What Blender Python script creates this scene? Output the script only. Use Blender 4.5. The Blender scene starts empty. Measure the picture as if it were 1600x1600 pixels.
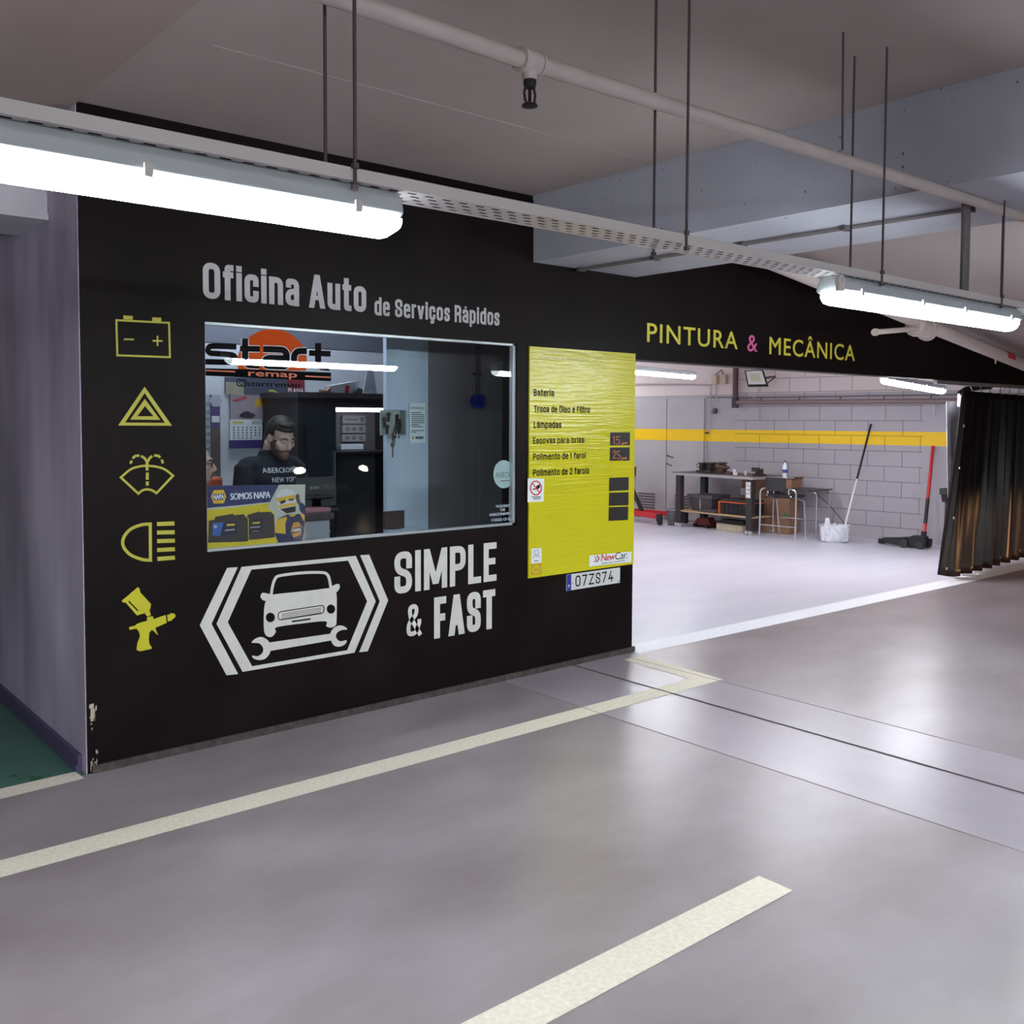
import bpy, math, random
from mathutils import Vector, Matrix
from mathutils.geometry import tessellate_polygon
S = bpy.context.scene
COL = S.collection
random.seed(7)

# ------------------------------------------------------------------ camera, world, exposure
CAM = Vector((-1.2828, -4.4086, 1.58))
YAW, PITCH, ROLL, FPX, PPX, PPY = 0.8649, -0.0474, 0.0040, 1495.84, 800.0, 727.84
_F = Vector((math.cos(YAW)*math.cos(PITCH), math.sin(YAW)*math.cos(PITCH), math.sin(PITCH)))
_R0 = Vector((math.sin(YAW), -math.cos(YAW), 0))
_U0 = _R0.cross(_F)
_R = _R0*math.cos(ROLL) + _U0*math.sin(ROLL)
_U = -_R0*math.sin(ROLL) + _U0*math.cos(ROLL)
cd = bpy.data.cameras.new('camera')
cam = bpy.data.objects.new('camera', cd)
COL.objects.link(cam)
cam.matrix_world = Matrix(((_R.x, _U.x, -_F.x, CAM.x), (_R.y, _U.y, -_F.y, CAM.y), (_R.z, _U.z, -_F.z, CAM.z), (0, 0, 0, 1)))
cd.sensor_width = 36
cd.lens = FPX/1600*36
cd.shift_y = (PPY-800)/1600
cd.clip_start = 0.02
S.camera = cam
W = bpy.data.worlds.new('world')
S.world = W
W.use_nodes = True
W.node_tree.nodes['Background'].inputs[0].default_value = (0.85, 0.72, 0.78, 1)
W.node_tree.nodes['Background'].inputs[1].default_value = 0.15
S.view_settings.view_transform = 'Standard'
S.view_settings.look = 'None'
S.view_settings.gamma = 1
S.view_settings.use_curve_mapping = False
S.view_settings.exposure = 0.2
LAMP = 100.0        # emission strength of the garage tubes
LAMP_IN = 58.0     # of the workshop tubes
HEAD = 60.0        # car headlights


def ray(u, v):
    return _F + _R*((u-PPX)/FPX) - _U*((v-PPY)/FPX)


def ony(u, v, y=0.0):
    d = ray(u, v)
    return CAM + d*((y-CAM.y)/d.y)


def onx(u, v, x):
    d = ray(u, v)
    return CAM + d*((x-CAM.x)/d.x)


def onz(u, v, z=0.0):
    d = ray(u, v)
    return CAM + d*((z-CAM.z)/d.z)


WA = Vector((10.773, 2.512, 0))           # the workshop's block wall: a point and its direction
WD = Vector((0.065, -0.998, 0)).normalized()
WN = Vector((WD.y, -WD.x, 0))             # points into the room (-x)


def onw(u, v, off=0.0):
    """a point of the block wall (off = metres in front of it)"""
    d = ray(u, v)
    P = WA + WN*off
    return CAM + d*((P-CAM).dot(WN)/d.dot(WN))


def wl(s, z, off=0.0):
    return WA + WD*s + WN*off + Vector((0, 0, z))


# ------------------------------------------------------------------ materials
_mats = {}


def M(name, col=(.5, .5, .5), rough=.5, metal=0.0, var=0.0, scale=8.0, bump=0.0, bscale=60.0, rvar=0.0, spec=.5, stretch=None, emit=None, es=0.0, detail=6):
    if name in _mats:
        return _mats[name]
    m = bpy.data.materials.new(name)
    m.use_nodes = True
    nt = m.node_tree
    b = nt.nodes['Principled BSDF']
    b.inputs['Base Color'].default_value = (*col, 1)
    b.inputs['Roughness'].default_value = rough
    b.inputs['Metallic'].default_value = metal
    b.inputs['Specular IOR Level'].default_value = spec
    if emit:
        b.inputs['Emission Color'].default_value = (*emit, 1)
        b.inputs['Emission Strength'].default_value = es
    tc = nt.nodes.new('ShaderNodeTexCoord')
    src = tc.outputs['Object']
    if stretch:
        mp = nt.nodes.new('ShaderNodeMapping')
        mp.inputs['Scale'].default_value = stretch
        nt.links.new(src, mp.inputs[0])
        src = mp.outputs[0]
    if var or rvar:
        n = nt.nodes.new('ShaderNodeTexNoise')
        n.inputs['Scale'].default_value = scale
        n.inputs['Detail'].default_value = detail
        nt.links.new(src, n.inputs[0])
        if var:
            r = nt.nodes.new('ShaderNodeMapRange')
            r.inputs[1].default_value = .3
            r.inputs[2].default_value = .7
            r.inputs[3].default_value = 1-var
            r.inputs[4].default_value = 1+var
            nt.links.new(n.outputs[0], r.inputs[0])
            mx = nt.nodes.new('ShaderNodeVectorMath')
            mx.operation = 'SCALE'
            mx.inputs[0].default_value = col
            nt.links.new(r.outputs[0], mx.inputs['Scale'])
            nt.links.new(mx.outputs[0], b.inputs['Base Color'])
        if rvar:
            r = nt.nodes.new('ShaderNodeMapRange')
            r.inputs[1].default_value = .3
            r.inputs[2].default_value = .7
            r.inputs[3].default_value = max(0, rough-rvar)
            r.inputs[4].default_value = rough+rvar
            nt.links.new(n.outputs[0], r.inputs[0])
            nt.links.new(r.outputs[0], b.inputs['Roughness'])
    if bump:
        n2 = nt.nodes.new('ShaderNodeTexNoise')
        n2.inputs['Scale'].default_value = bscale
        n2.inputs['Detail'].default_value = 4
        nt.links.new(src, n2.inputs[0])
        bp = nt.nodes.new('ShaderNodeBump')
        bp.inputs['Strength'].default_value = bump
        bp.inputs['Distance'].default_value = .01
        nt.links.new(n2.outputs[0], bp.inputs['Height'])
        nt.links.new(bp.outputs[0], b.inputs['Normal'])
    _mats[name] = m
    return m


def emission(name, col, s):
    if name in _mats:
        return _mats[name]
    m = bpy.data.materials.new(name)
    m.use_nodes = True
    nt = m.node_tree
    nt.nodes.clear()
    e = nt.nodes.new('ShaderNodeEmission')
    e.inputs[0].default_value = (*col, 1)
    e.inputs[1].default_value = s
    o = nt.nodes.new('ShaderNodeOutputMaterial')
    nt.links.new(e.outputs[0], o.inputs[0])
    _mats[name] = m
    return m


def glass_mat():
    m = bpy.data.materials.new('window_glass')
    m.use_nodes = True
    nt = m.node_tree
    nt.nodes.clear()
    t = nt.nodes.new('ShaderNodeBsdfTransparent')
    t.inputs[0].default_value = (.93, .96, .97, 1)
    g = nt.nodes.new('ShaderNodeBsdfGlossy')
    g.inputs['Roughness'].default_value = 0.004
    f = nt.nodes.new('ShaderNodeFresnel')
    f.inputs[0].default_value = 1.6
    mx = nt.nodes.new('ShaderNodeMixShader')
    ge = nt.nodes.new('ShaderNodeNewGeometry')
    iv = nt.nodes.new('ShaderNodeMath')       # only the outer skin of the pane mirrors (a thin sheet, no total reflection inside)
    iv.operation = 'SUBTRACT'
    iv.inputs[0].default_value = 1
    nt.links.new(ge.outputs['Backfacing'], iv.inputs[1])
    ml = nt.nodes.new('ShaderNodeMath')
    ml.operation = 'MULTIPLY'
    nt.links.new(iv.outputs[0], ml.inputs[0])
    nt.links.new(f.outputs[0], ml.inputs[1])
    nt.links.new(ml.outputs[0], mx.inputs[0])
    nt.links.new(t.outputs[0], mx.inputs[1])
    nt.links.new(g.outputs[0], mx.inputs[2])
    o = nt.nodes.new('ShaderNodeOutputMaterial')
    nt.links.new(mx.outputs[0], o.inputs[0])
    return m


BLACK = M('black_wall_paint', (.0060, .0026, .0027), .46, var=.5, scale=2.2, bump=.12, bscale=140, rvar=.05, spec=.14)
SIDE = M('grey_wall_paint', (.40, .34, .44), .55, var=.42, scale=2.2, stretch=(1, 1, .28), bump=.1, bscale=90)
CEIL = M('ceiling_paint', (.36, .295, .285), .8, var=.06, scale=1.3, bump=.08, bscale=70)
CEIL2 = M('ceiling_paint_left', (.33, .25, .235), .8, var=.06, scale=1.3, bump=.08, bscale=70)
BEAM = M('beam_paint', (.42, .415, .48), .75, var=.07, scale=3, bump=.15, bscale=35)
WHITE = M('white_paint', (.72, .72, .74), .5)
OFFWALL = M('office_wall_paint', (.60, .61, .66), .7, var=.04, scale=4)
PILLAR = M('office_pillar_flare_tint', (.52, .60, .72), .6, var=.12, scale=5, stretch=(1, 1, .4))  # blue in the colour imitates lens flare over the pillar
OFFGREY = M('office_grey_panel', (.22, .20, .215), .6, var=.08, scale=3, stretch=(3, 3, .3))
LINE = M('cream_floor_paint', (.68, .60, .50), .6, var=.1, scale=60, bump=.05, bscale=200)
LINEW = M('white_floor_paint', (.78, .77, .82), .5, var=.06, scale=30)
STEEL = M('painted_white_steel', (.62, .57, .56), .45)
DARKSTEEL = M('dark_rod_steel', (.10, .08, .08), .5, metal=.4)
PIPE = M('pipe_paint', (.56, .48, .46), .5, var=.05, scale=12)
BLK = M('black_plastic', (.012, .011, .013), .42)
BLK2 = M('black_matte', (.018, .016, .018), .7)
RED = M('red_paint', (.55, .015, .025), .35)
CHROME = M('chrome_tube', (.62, .60, .62), .25, metal=.9)
CARD = M('cardboard', (.30, .16, .095), .8, var=.12, scale=9)
YEL = M('yellow_vinyl', (.52, .47, .02), .38)
YELI = M('yellow_icon_vinyl', (.46, .41, .045), .5)
CREAM = M('cream_vinyl', (.60, .565, .53), .5, var=.06, scale=14)
GREYT = M('grey_vinyl', (.46, .43, .44), .5)
ORANGE = M('orange_vinyl', (.75, .085, .008), .7, spec=.1)
PAPER = M('paper_white', (.72, .73, .74), .6)
NAVY = M('navy_print', (.022, .02, .09), .5)
YPRINT = M('yellow_print', (.80, .52, .02), .5)
GLASS = glass_mat()
TUBE = emission('lamp_diffuser_light', (.84, .96, 1.0), LAMP)
TUBE_IN = emission('workshop_diffuser_light', (.92, .95, 1.0), LAMP_IN)


def floor_mat(name, c1, c2, rough, rv, nscale=.9, streak=(1, 1, 1), bumpy=.05):
    m = bpy.data.materials.new(name)
    m.use_nodes = True
    nt = m.node_tree
    b = nt.nodes['Principled BSDF']
    tc = nt.nodes.new('ShaderNodeTexCoord')
    mp = nt.nodes.new('ShaderNodeMapping')
    mp.inputs['Scale'].default_value = streak
    nt.links.new(tc.outputs['Object'], mp.inputs[0])
    n = nt.nodes.new('ShaderNodeTexNoise')
    n.inputs['Scale'].default_value = nscale
    n.inputs['Detail'].default_value = 9
    n.inputs['Roughness'].default_value = .6
    nt.links.new(mp.outputs[0], n.inputs[0])
    r = nt.nodes.new('ShaderNodeValToRGB')
    r.color_ramp.elements[0].position = .25
    r.color_ramp.elements[1].position = .75
    r.color_ramp.elements[0].color = (*c1, 1)
    r.color_ramp.elements[1].color = (*c2, 1)
    nt.links.new(n.outputs[0], r.inputs[0])
    nt.links.new(r.outputs[0], b.inputs['Base Color'])
    n2 = nt.nodes.new('ShaderNodeTexNoise')
    n2.inputs['Scale'].default_value = nscale*2.3
    n2.inputs['Detail'].default_value = 2
    nt.links.new(mp.outputs[0], n2.inputs[0])
    q = nt.nodes.new('ShaderNodeMapRange')
    q.inputs[1].default_value = .15
    q.inputs[2].default_value = .85
    q.inputs[3].default_value = rough-rv
    q.inputs[4].default_value = rough+rv
    nt.links.new(n2.outputs[0], q.inputs[0])
    nt.links.new(q.outputs[0], b.inputs['Roughness'])
    b.inputs['Specular IOR Level'].default_value = .75
    n3 = nt.nodes.new('ShaderNodeTexNoise')
    n3.inputs['Scale'].default_value = 90
    n3.inputs['Detail'].default_value = 3
    nt.links.new(tc.outputs['Object'], n3.inputs[0])
    bp = nt.nodes.new('ShaderNodeBump')
    bp.inputs['Strength'].default_value = bumpy
    bp.inputs['Distance'].default_value = .005
    nt.links.new(n3.outputs[0], bp.inputs['Height'])
    nt.links.new(bp.outputs[0], b.inputs['Normal'])
    return m


FL_MAIN = floor_mat('polished_concrete', (.195, .150, .160), (.335, .285, .305), .312, .026, 1.0, (1, 1.7, 1))
FL_BAND = floor_mat('repaired_concrete', (.23, .19, .22), (.35, .30, .34), .292, .010, 1.2, (1, .4, 1))
FL_SHOP = floor_mat('workshop_floor_paint', (.50, .48, .56), (.60, .58, .66), .36, .05, 1.1, (.4, 1.8, 1))
FL_OFF = floor_mat('office_floor', (.20, .19, .20), (.25, .24, .25), .4, .05)


def green_mat():
    m = floor_mat('green_floor_paint', (.045, .115, .095), (.065, .15, .125), .45, .08, 1.0)
    nt = m.node_tree
    b = nt.nodes['Principled BSDF']
    ramp = [n for n in nt.nodes if n.type == 'VALTORGB'][0]
    tc = [n for n in nt.nodes if n.type == 'TEX_COORD'][0]
    n = nt.nodes.new('ShaderNodeTexNoise')
    n.inputs['Scale'].default_value = 4.2
    n.inputs['Detail'].default_value = 5
    n.inputs['Roughness'].default_value = .65
    nt.links.new(tc.outputs['Object'], n.inputs[0])
    r = nt.nodes.new('ShaderNodeMath')
    r.operation = 'GREATER_THAN'
    r.inputs[1].default_value = .60
    nt.links.new(n.outputs[0], r.inputs[0])
    mx = nt.nodes.new('ShaderNodeMix')
    mx.data_type = 'RGBA'
    mx.inputs[7].default_value = (.018, .085, .022, 1)
    nt.links.new(r.outputs[0], mx.inputs[0])
    nt.links.new(ramp.outputs[0], mx.inputs[6])
    nt.links.new(mx.outputs[2], b.inputs['Base Color'])
    return m


FL_GREEN = green_mat()


def block_mat():
    """painted concrete blocks between two plain columns; x = along the wall, z = height (object space)"""
    m = bpy.data.materials.new('block_wall_paint')
    m.use_nodes = True
    nt = m.node_tree
    L = nt.links.new
    b = nt.nodes['Principled BSDF']
    b.inputs['Roughness'].default_value = .55
    tc = nt.nodes.new('ShaderNodeTexCoord')
    sp = nt.nodes.new('ShaderNodeSeparateXYZ')
    L(tc.outputs['Object'], sp.inputs[0])

    def mth(op, a, bb):
        n = nt.nodes.new('ShaderNodeMath')
        n.operation = op
        for i, x in enumerate((a, bb)):
            if isinstance(x, (int, float)):
                n.inputs[i].default_value = x
            else:
                L(x, n.inputs[i])
        return n.outputs[0]

    X, Z = sp.outputs[0], sp.outputs[2]
    cb = nt.nodes.new('ShaderNodeCombineXYZ')
    L(mth('ADD', X, .705+4.8), cb.inputs[0])
    L(mth('ADD', Z, 2.03-1.6005+.004), cb.inputs[1])
    br = nt.nodes.new('ShaderNodeTexBrick')
    br.offset = .5
    br.inputs['Scale'].default_value = 1
    br.inputs['Mortar Size'].default_value = .0045
    br.inputs['Mortar Smooth'].default_value = .15
    br.inputs['Brick Width'].default_value = .474
    br.inputs['Row Height'].default_value = .203
    L(cb.outputs[0], br.inputs[0])
    zone = mth('MULTIPLY', mth('GREATER_THAN', X, -1.9), mth('LESS_THAN', X, .93))
    mort = mth('MULTIPLY', br.outputs['Fac'], zone)
    up = mth('GREATER_THAN', Z, 1.985)
    st = mth('MULTIPLY', mth('GREATER_THAN', Z, 1.271), mth('LESS_THAN', Z, 1.452))

    def mix(f, a, c):
        n = nt.nodes.new('ShaderNodeMix')
        n.data_type = 'RGBA'
        L(f, n.inputs[0])
        for i, x in ((6, a), (7, c)):
            if isinstance(x, tuple):
                n.inputs[i].default_value = (*x, 1)
            else:
                L(x, n.inputs[i])
        return n.outputs[2]

    ns = nt.nodes.new('ShaderNodeTexNoise')
    ns.inputs['Scale'].default_value = 2.5
    ns.inputs['Detail'].default_value = 6
    L(tc.outputs['Object'], ns.inputs[0])
    base = mix(ns.outputs[0], (.35, .315, .35), (.41, .375, .40))
    c = mix(up, base, (.62, .53, .52))
    c = mix(st, c, (.86, .54, .004))
    dk = nt.nodes.new('ShaderNodeVectorMath')
    dk.operation = 'SCALE'
    dk.inputs['Scale'].default_value = .42
    L(c, dk.inputs[0])
    c2 = mix(mort, c, dk.outputs[0])
    L(c2, b.inputs['Base Color'])
    bp = nt.nodes.new('ShaderNodeBump')
    bp.inputs['Strength'].default_value = .6
    bp.inputs['Distance'].default_value = .01
    bp.invert = True
    L(mort, bp.inputs['Height'])
    L(bp.outputs[0], b.inputs['Normal'])
    return m




def pits(m, scale, cut, col):
    """small dark blow-holes in cast concrete"""
    nt = m.node_tree
    b = nt.nodes['Principled BSDF']
    src = b.inputs['Base Color'].links[0].from_socket
    tc = [n for n in nt.nodes if n.type == 'TEX_COORD'][0]
    n = nt.nodes.new('ShaderNodeTexNoise')
    n.inputs['Scale'].default_value = scale
    n.inputs['Detail'].default_value = 2
    nt.links.new(tc.outputs['Object'], n.inputs[0])
    g = nt.nodes.new('ShaderNodeMath')
    g.operation = 'GREATER_THAN'
    g.inputs[1].default_value = cut
    nt.links.new(n.outputs[0], g.inputs[0])
    mx = nt.nodes.new('ShaderNodeMix')
    mx.data_type = 'RGBA'
    mx.inputs[7].default_value = (*col, 1)
    nt.links.new(g.outputs[0], mx.inputs[0])
    nt.links.new(src, mx.inputs[6])
    nt.links.new(mx.outputs[2], b.inputs['Base Color'])


pits(BEAM, 30, .735, (.12, .11, .13))

# ------------------------------------------------------------------ object helpers
_org = {}


def tag(o, label=None, cat=None, group=None, kind=None):
    if label:
        o['label'] = label
    if cat:
        o['category'] = cat
    if group:
        o['group'] = group
    if kind:
        o['kind'] = kind
    return o


def thing(name, loc, label, cat, group=None):
    o = bpy.data.objects.new(name, None)
    o.empty_display_size = .05
    COL.objects.link(o)
    o.location = loc
    _org[o.name] = Vector(loc)
    return tag(o, label, cat, group)


def copy_tree(o, parent=None):
    c = o.copy()
    COL.objects.link(c)
    if parent:
        c.parent = parent
    for ch in list(o.children):
        copy_tree(ch, c)
    return c


class MB:
    def __init__(s, T=None):
        s.v, s.f, s.mi, s.T, s.k = [], [], [], T, 0

    def add(s, vs, fs):
        n = len(s.v)
        s.v += [Vector(p) for p in vs]
        s.f += [tuple(n+i for i in f) for f in fs]
        s.mi += [s.k]*len(fs)
        return s

    def box(s, a, b):
        (x0, y0, z0), (x1, y1, z1) = a, b
        x0, x1 = min(x0, x1), max(x0, x1)
        y0, y1 = min(y0, y1), max(y0, y1)
        z0, z1 = min(z0, z1), max(z0, z1)
        return s.add([(x0, y0, z0), (x1, y0, z0), (x1, y1, z0), (x0, y1, z0), (x0, y0, z1), (x1, y0, z1), (x1, y1, z1), (x0, y1, z1)],
                     [(0, 3, 2, 1), (4, 5, 6, 7), (0, 1, 5, 4), (1, 2, 6, 5), (2, 3, 7, 6), (3, 0, 4, 7)])

    def hexa(s, p):
        return s.add(p, [(0, 3, 2, 1), (4, 5, 6, 7), (0, 1, 5, 4), (1, 2, 6, 5), (2, 3, 7, 6), (3, 0, 4, 7)])

    def bar(s, p0, p1, w, h, up=(0, 0, 1)):
        p0, p1 = Vector(p0), Vector(p1)
        d = (p1-p0).normalized()
        up = Vector(up)
        if abs(d.dot(up)) > .98:
            up = Vector((1, 0, 0))
        a = d.cross(up).normalized()
        b = a.cross(d)
        q = []
        for p in (p0, p1):
            for i, j in ((-1, -1), (1, -1), (1, 1), (-1, 1)):
                q.append(p + a*(i*w/2) + b*(j*h/2))
        return s.add(q, [(0, 1, 2, 3), (7, 6, 5, 4), (0, 4, 5, 1), (1, 5, 6, 2), (2, 6, 7, 3), (3, 7, 4, 0)])

    def tube(s, pts, r, n=10, closed=False, caps=True):
        pts = [Vector(p) for p in pts]
        rs = r if isinstance(r, (list, tuple)) else [r]*len(pts)
        N = len(pts)
        rings = []
        ref = None
        for i, p in enumerate(pts):
            if closed:
                t = pts[(i+1) % N]-pts[i-1]
            else:
                t = pts[min(i+1, N-1)]-pts[max(i-1, 0)]
            t.normalize()
            if ref is None:
                ref = Vector((0, 0, 1)) if abs(t.z) < .9 else Vector((1, 0, 0))
            a = ref - t*ref.dot(t)
            if a.length < 1e-6:
                a = Vector((1, 0, 0)).cross(t)
            a.normalize()
            b = t.cross(a)
            ref = a
            rings.append([p + (a*math.cos(2*math.pi*k/n) + b*math.sin(2*math.pi*k/n))*rs[i] for k in range(n)])
        vs = [q for rg in rings for q in rg]
        fs = []
        for i in range(N if closed else N-1):
            j = (i+1) % N
            for k in range(n):
                k2 = (k+1) % n
                fs.append((i*n+k, i*n+k2, j*n+k2, j*n+k))
        if not closed and caps:
            fs.append(tuple(range(n-1, -1, -1)))
            fs.append(tuple((N-1)*n+k for k in range(n)))
        return s.add(vs, fs)

    def lathe(s, c, prof, n=16, axis=(0, 0, 1)):
        c, ax = Vector(c), Vector(axis).normalized()
        a = ax.orthogonal().normalized()
        b = ax.cross(a)
        vs = []
        for r, h in prof:
            for k in range(n):
                t = 2*math.pi*k/n
                vs.append(c + ax*h + (a*math.cos(t)+b*math.sin(t))*max(r, 1e-4))
        fs = []
        for i in range(len(prof)-1):
            for k in range(n):
                k2 = (k+1) % n
                fs.append((i*n+k, i*n+k2, (i+1)*n+k2, (i+1)*n+k))
        fs.append(tuple(range(n-1, -1, -1)))
        fs.append(tuple((len(prof)-1)*n+k for k in range(n)))
        return s.add(vs, fs)

    def ell(s, c, r, n=16, m=10, rot=None):
        c = Vector(c)
        vs = []
        for i in range(m+1):
            t = math.pi*i/m
            for k in range(n):
                p = 2*math.pi*k/n
                q = Vector((r[0]*math.sin(t)*math.cos(p), r[1]*math.sin(t)*math.sin(p), -r[2]*math.cos(t)))
                if i in (0, m):
                    q = Vector((1e-4*math.cos(p), 1e-4*math.sin(p), q.z))
                if rot:
                    q = rot @ q
                vs.append(c+q)
        fs = []
        for i in range(m):
            for k in range(n):
                k2 = (k+1) % n
                fs.append((i*n+k, i*n+k2, (i+1)*n+k2, (i+1)*n+k))
        fs.append(tuple(range(n-1, -1, -1)))
        fs.append(tuple(m*n+k for k in range(n)))
        return s.add(vs, fs)

    def prism(s, poly, ext):
        """poly: 3D points in a plane; ext: extrusion vector"""
        poly = [Vector(p) for p in poly]
        ext = Vector(ext)
        n = len(poly)
        tris = [tuple(t) for t in tessellate_polygon([poly])]
        vs = poly + [p+ext for p in poly]
        fs = [(a, b, c) for a, b, c in tris] + [(c+n, b+n, a+n) for a, b, c in tris]
        fs += [(i, (i+1) % n, (i+1) % n+n, i+n) for i in range(n)]
        return s.add(vs, fs)

    def build(s, name, mat, parent=None, smooth=False, bevel=0.0, root=None):
        me = bpy.data.meshes.new(name)
        o = bpy.data.objects.new(name, me)
        COL.objects.link(o)
        vs = s.v
        if s.T:
            vs = [s.T @ p for p in vs]
        org = Vector((0, 0, 0))
        if parent:
            org = _org[parent.name]
            o.parent = parent
            _org[o.name] = org
        else:
            lo = Vector([min(p[i] for p in vs) for i in range(3)])
            hi = Vector([max(p[i] for p in vs) for i in range(3)])
            org = Vector(((lo.x+hi.x)/2, (lo.y+hi.y)/2, lo.z)) if root is None else Vector(root)
            o.location = org
            _org[o.name] = org
        me.from_pydata([p-org for p in vs], [], s.f)
        for x in (mat if isinstance(mat, (list, tuple)) else [mat]):
            me.materials.append(x)
        if isinstance(mat, (list, tuple)):
            for p, k in zip(me.polygons, s.mi):
                p.material_index = k
        import bmesh
        bm = bmesh.new()
        bm.from_mesh(me)
        bmesh.ops.recalc_face_normals(bm, faces=bm.faces)
        bm.to_mesh(me)
        bm.free()
        if smooth:
            for p in me.polygons:
                p.use_smooth = True
            try:
                me.set_sharp_from_angle(angle=math.radians(42))
            except Exception:
                pass
        if bevel:
            md = o.modifiers.new('bevel', 'BEVEL')
            md.width = bevel
            md.segments = 2
            md.limit_method = 'ANGLE'
        return o


def structure(o):
    o['kind'] = 'structure'
    return o


# ------------------------------------------------------------------ flat graphics
def rpath(pts, r, n=5, closed=False):
    out = []
    N = len(pts)
    for i, p in enumerate(pts):
        p = Vector(p[:2])
        rr = r if len(pts[i]) < 3 else pts[i][2]
        if (not closed and i in (0, N-1)) or rr == 0:
            out.append(p)
            continue
        a, b = Vector(pts[i-1][:2])-p, Vector(pts[(i+1) % N][:2])-p
        la, lb = a.length, b.length
        k = min(rr, la*.5, lb*.5)
        a, b = p+a/la*k, p+b/lb*k
        for j in range(n+1):
            t = j/n
            out.append(a*(1-t)**2 + p*2*t*(1-t) + b*t*t)
    return out


def smooth_path(pts, n=6, closed=True):
    P = [Vector(p) for p in pts]
    N = len(P)
    out = []
    for i in range(N if closed else N-1):
        p0, p1, p2, p3 = (P[(i-1) % N], P[i], P[(i+1) % N], P[(i+2) % N]) if closed else (P[max(i-1, 0)], P[i], P[i+1], P[min(i+2, N-1)])
        for j in range(n):
            t = j/n
            out.append(.5*((2*p1)+(p2-p0)*t+(2*p0-5*p1+4*p2-p3)*t*t+(3*p1-p0-3*p2+p3)*t*t*t))
    if not closed:
        out.append(P[-1])
    return out


def circ(c, rx, ry=None, n=32, a0=0, a1=360):
    ry = rx if ry is None else ry
    full = abs(a1-a0) >= 360
    k = n if full else n+1
    return [Vector((c[0]+rx*math.cos(math.radians(a0+(a1-a0)*i/n)), c[1]+ry*math.sin(math.radians(a0+(a1-a0)*i/n)))) for i in range(k)]


class Flat:
    """flat shapes in a plane; mapf(x, y, lift) gives the 3D point"""

    def __init__(s, mapf, lift=0.0):
        s.m0, s.lift, s.b, s.n = mapf, lift, MB(), 0

    def m(s, x, y, lift):
        return s.m0(x, y, lift + s.n*2.5e-5)

    def poly(s, pts, holes=()):
        s.n += 1
        loops = [[Vector((p[0], p[1], 0)) for p in pts]] + [[Vector((p[0], p[1], 0)) for p in h] for h in holes]
        flat = [p for l in loops for p in l]
        tris = tessellate_polygon(loops)
        s.b.add([s.m(p.x, p.y, s.lift) for p in flat], [tuple(t) for t in tris])
        return s

    def rib(s, pts, w, closed=False, cap=False):
        s.n += 1
        P = [Vector(p[:2]) for p in pts]
        Q = [P[0]]
        for p in P[1:]:
            if (p-Q[-1]).length > 1e-7:
                Q.append(p)
        if closed and (Q[0]-Q[-1]).length < 1e-7:
            Q.pop()
        P = Q
        N = len(P)
        if cap and not closed:
            P[0] = P[0] + (P[0]-P[1]).normalized()*w/2
            P[-1] = P[-1] + (P[-1]-P[-2]).normalized()*w/2
        L, Rr = [], []
        for i in range(N):
            if closed:
                d0, d1 = (P[i]-P[i-1]).normalized(), (P[(i+1) % N]-P[i]).normalized()
            else:
                d0 = (P[i]-P[i-1]).normalized() if i else (P[1]-P[0]).normalized()
                d1 = (P[i+1]-P[i]).normalized() if i < N-1 else d0
            n0, n1 = Vector((-d0.y, d0.x)), Vector((-d1.y, d1.x))
            n = n0+n1
            if n.length < 1e-5:
                n = n0
            n.normalize()
            k = w/2/max(.35, n.dot(n0))
            L.append(P[i]+n*k)
            Rr.append(P[i]-n*k)
        vs = [s.m(p.x, p.y, s.lift) for p in L+Rr]
        fs = [(i, (i+1) % N, (i+1) % N+N, i+N) for i in range(N if closed else N-1)]
        s.b.add(vs, fs)
        return s

    def rect(s, x0, y0, x1, y1):
        return s.poly([(x0, y0), (x1, y0), (x1, y1), (x0, y1)])

    def build(s, name, mat, parent=None):
        return s.b.build(name, mat, parent)


_cap = {}


def text_geo(txt, bold=0.0, space=1.0):
    cu = bpy.data.curves.new('t', 'FONT')
    cu.body = txt
    cu.size = 1
    cu.offset = bold
    cu.space_character = space
    cu.resolution_u = 4
    o = bpy.data.objects.new('t', cu)
    COL.objects.link(o)
    dg = bpy.context.evaluated_depsgraph_get()
    me = bpy.data.meshes.new_from_object(o.evaluated_get(dg))
    vs = [v.co.copy() for v in me.vertices]
    fs = [tuple(p.vertices) for p in me.polygons]
    bpy.data.objects.remove(o)
    bpy.data.curves.remove(cu)
    bpy.data.meshes.remove(me)
    return vs, fs


def cap_h(bold):
    if bold not in _cap:
        v, _ = text_geo('H', bold)
        _cap[bold] = (max(p.y for p in v), min(p.y for p in v))
    return _cap[bold]


def text_on(fl, txt, x0, x1, yb, h, bold=0.0, space=1.0, slant=0.0):
    """set a line of text so that it runs from x0 to x1 on baseline yb with capitals h high"""
    vs, fs = text_geo(txt, 0.0, space)
    if not vs:
        return
    a, b = min(p.x for p in vs), max(p.x for p in vs)
    ct, cb = cap_h(0.0)
    ky = h/(ct-cb)
    kx = (x1-x0)/(b-a)
    w = bold*ky
    for dx, dy in (((0, 0),) if not bold else ((-w, 0), (w, 0), (-w*.33, w*.5), (w*.33, -w*.5))):
        fl.n += 1
        fl.b.add([fl.m(x0+(p.x-a)*kx+dx+slant*(p.y-cb)*ky, yb+(p.y-cb)*ky+dy, fl.lift) for p in vs], fs)


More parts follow.
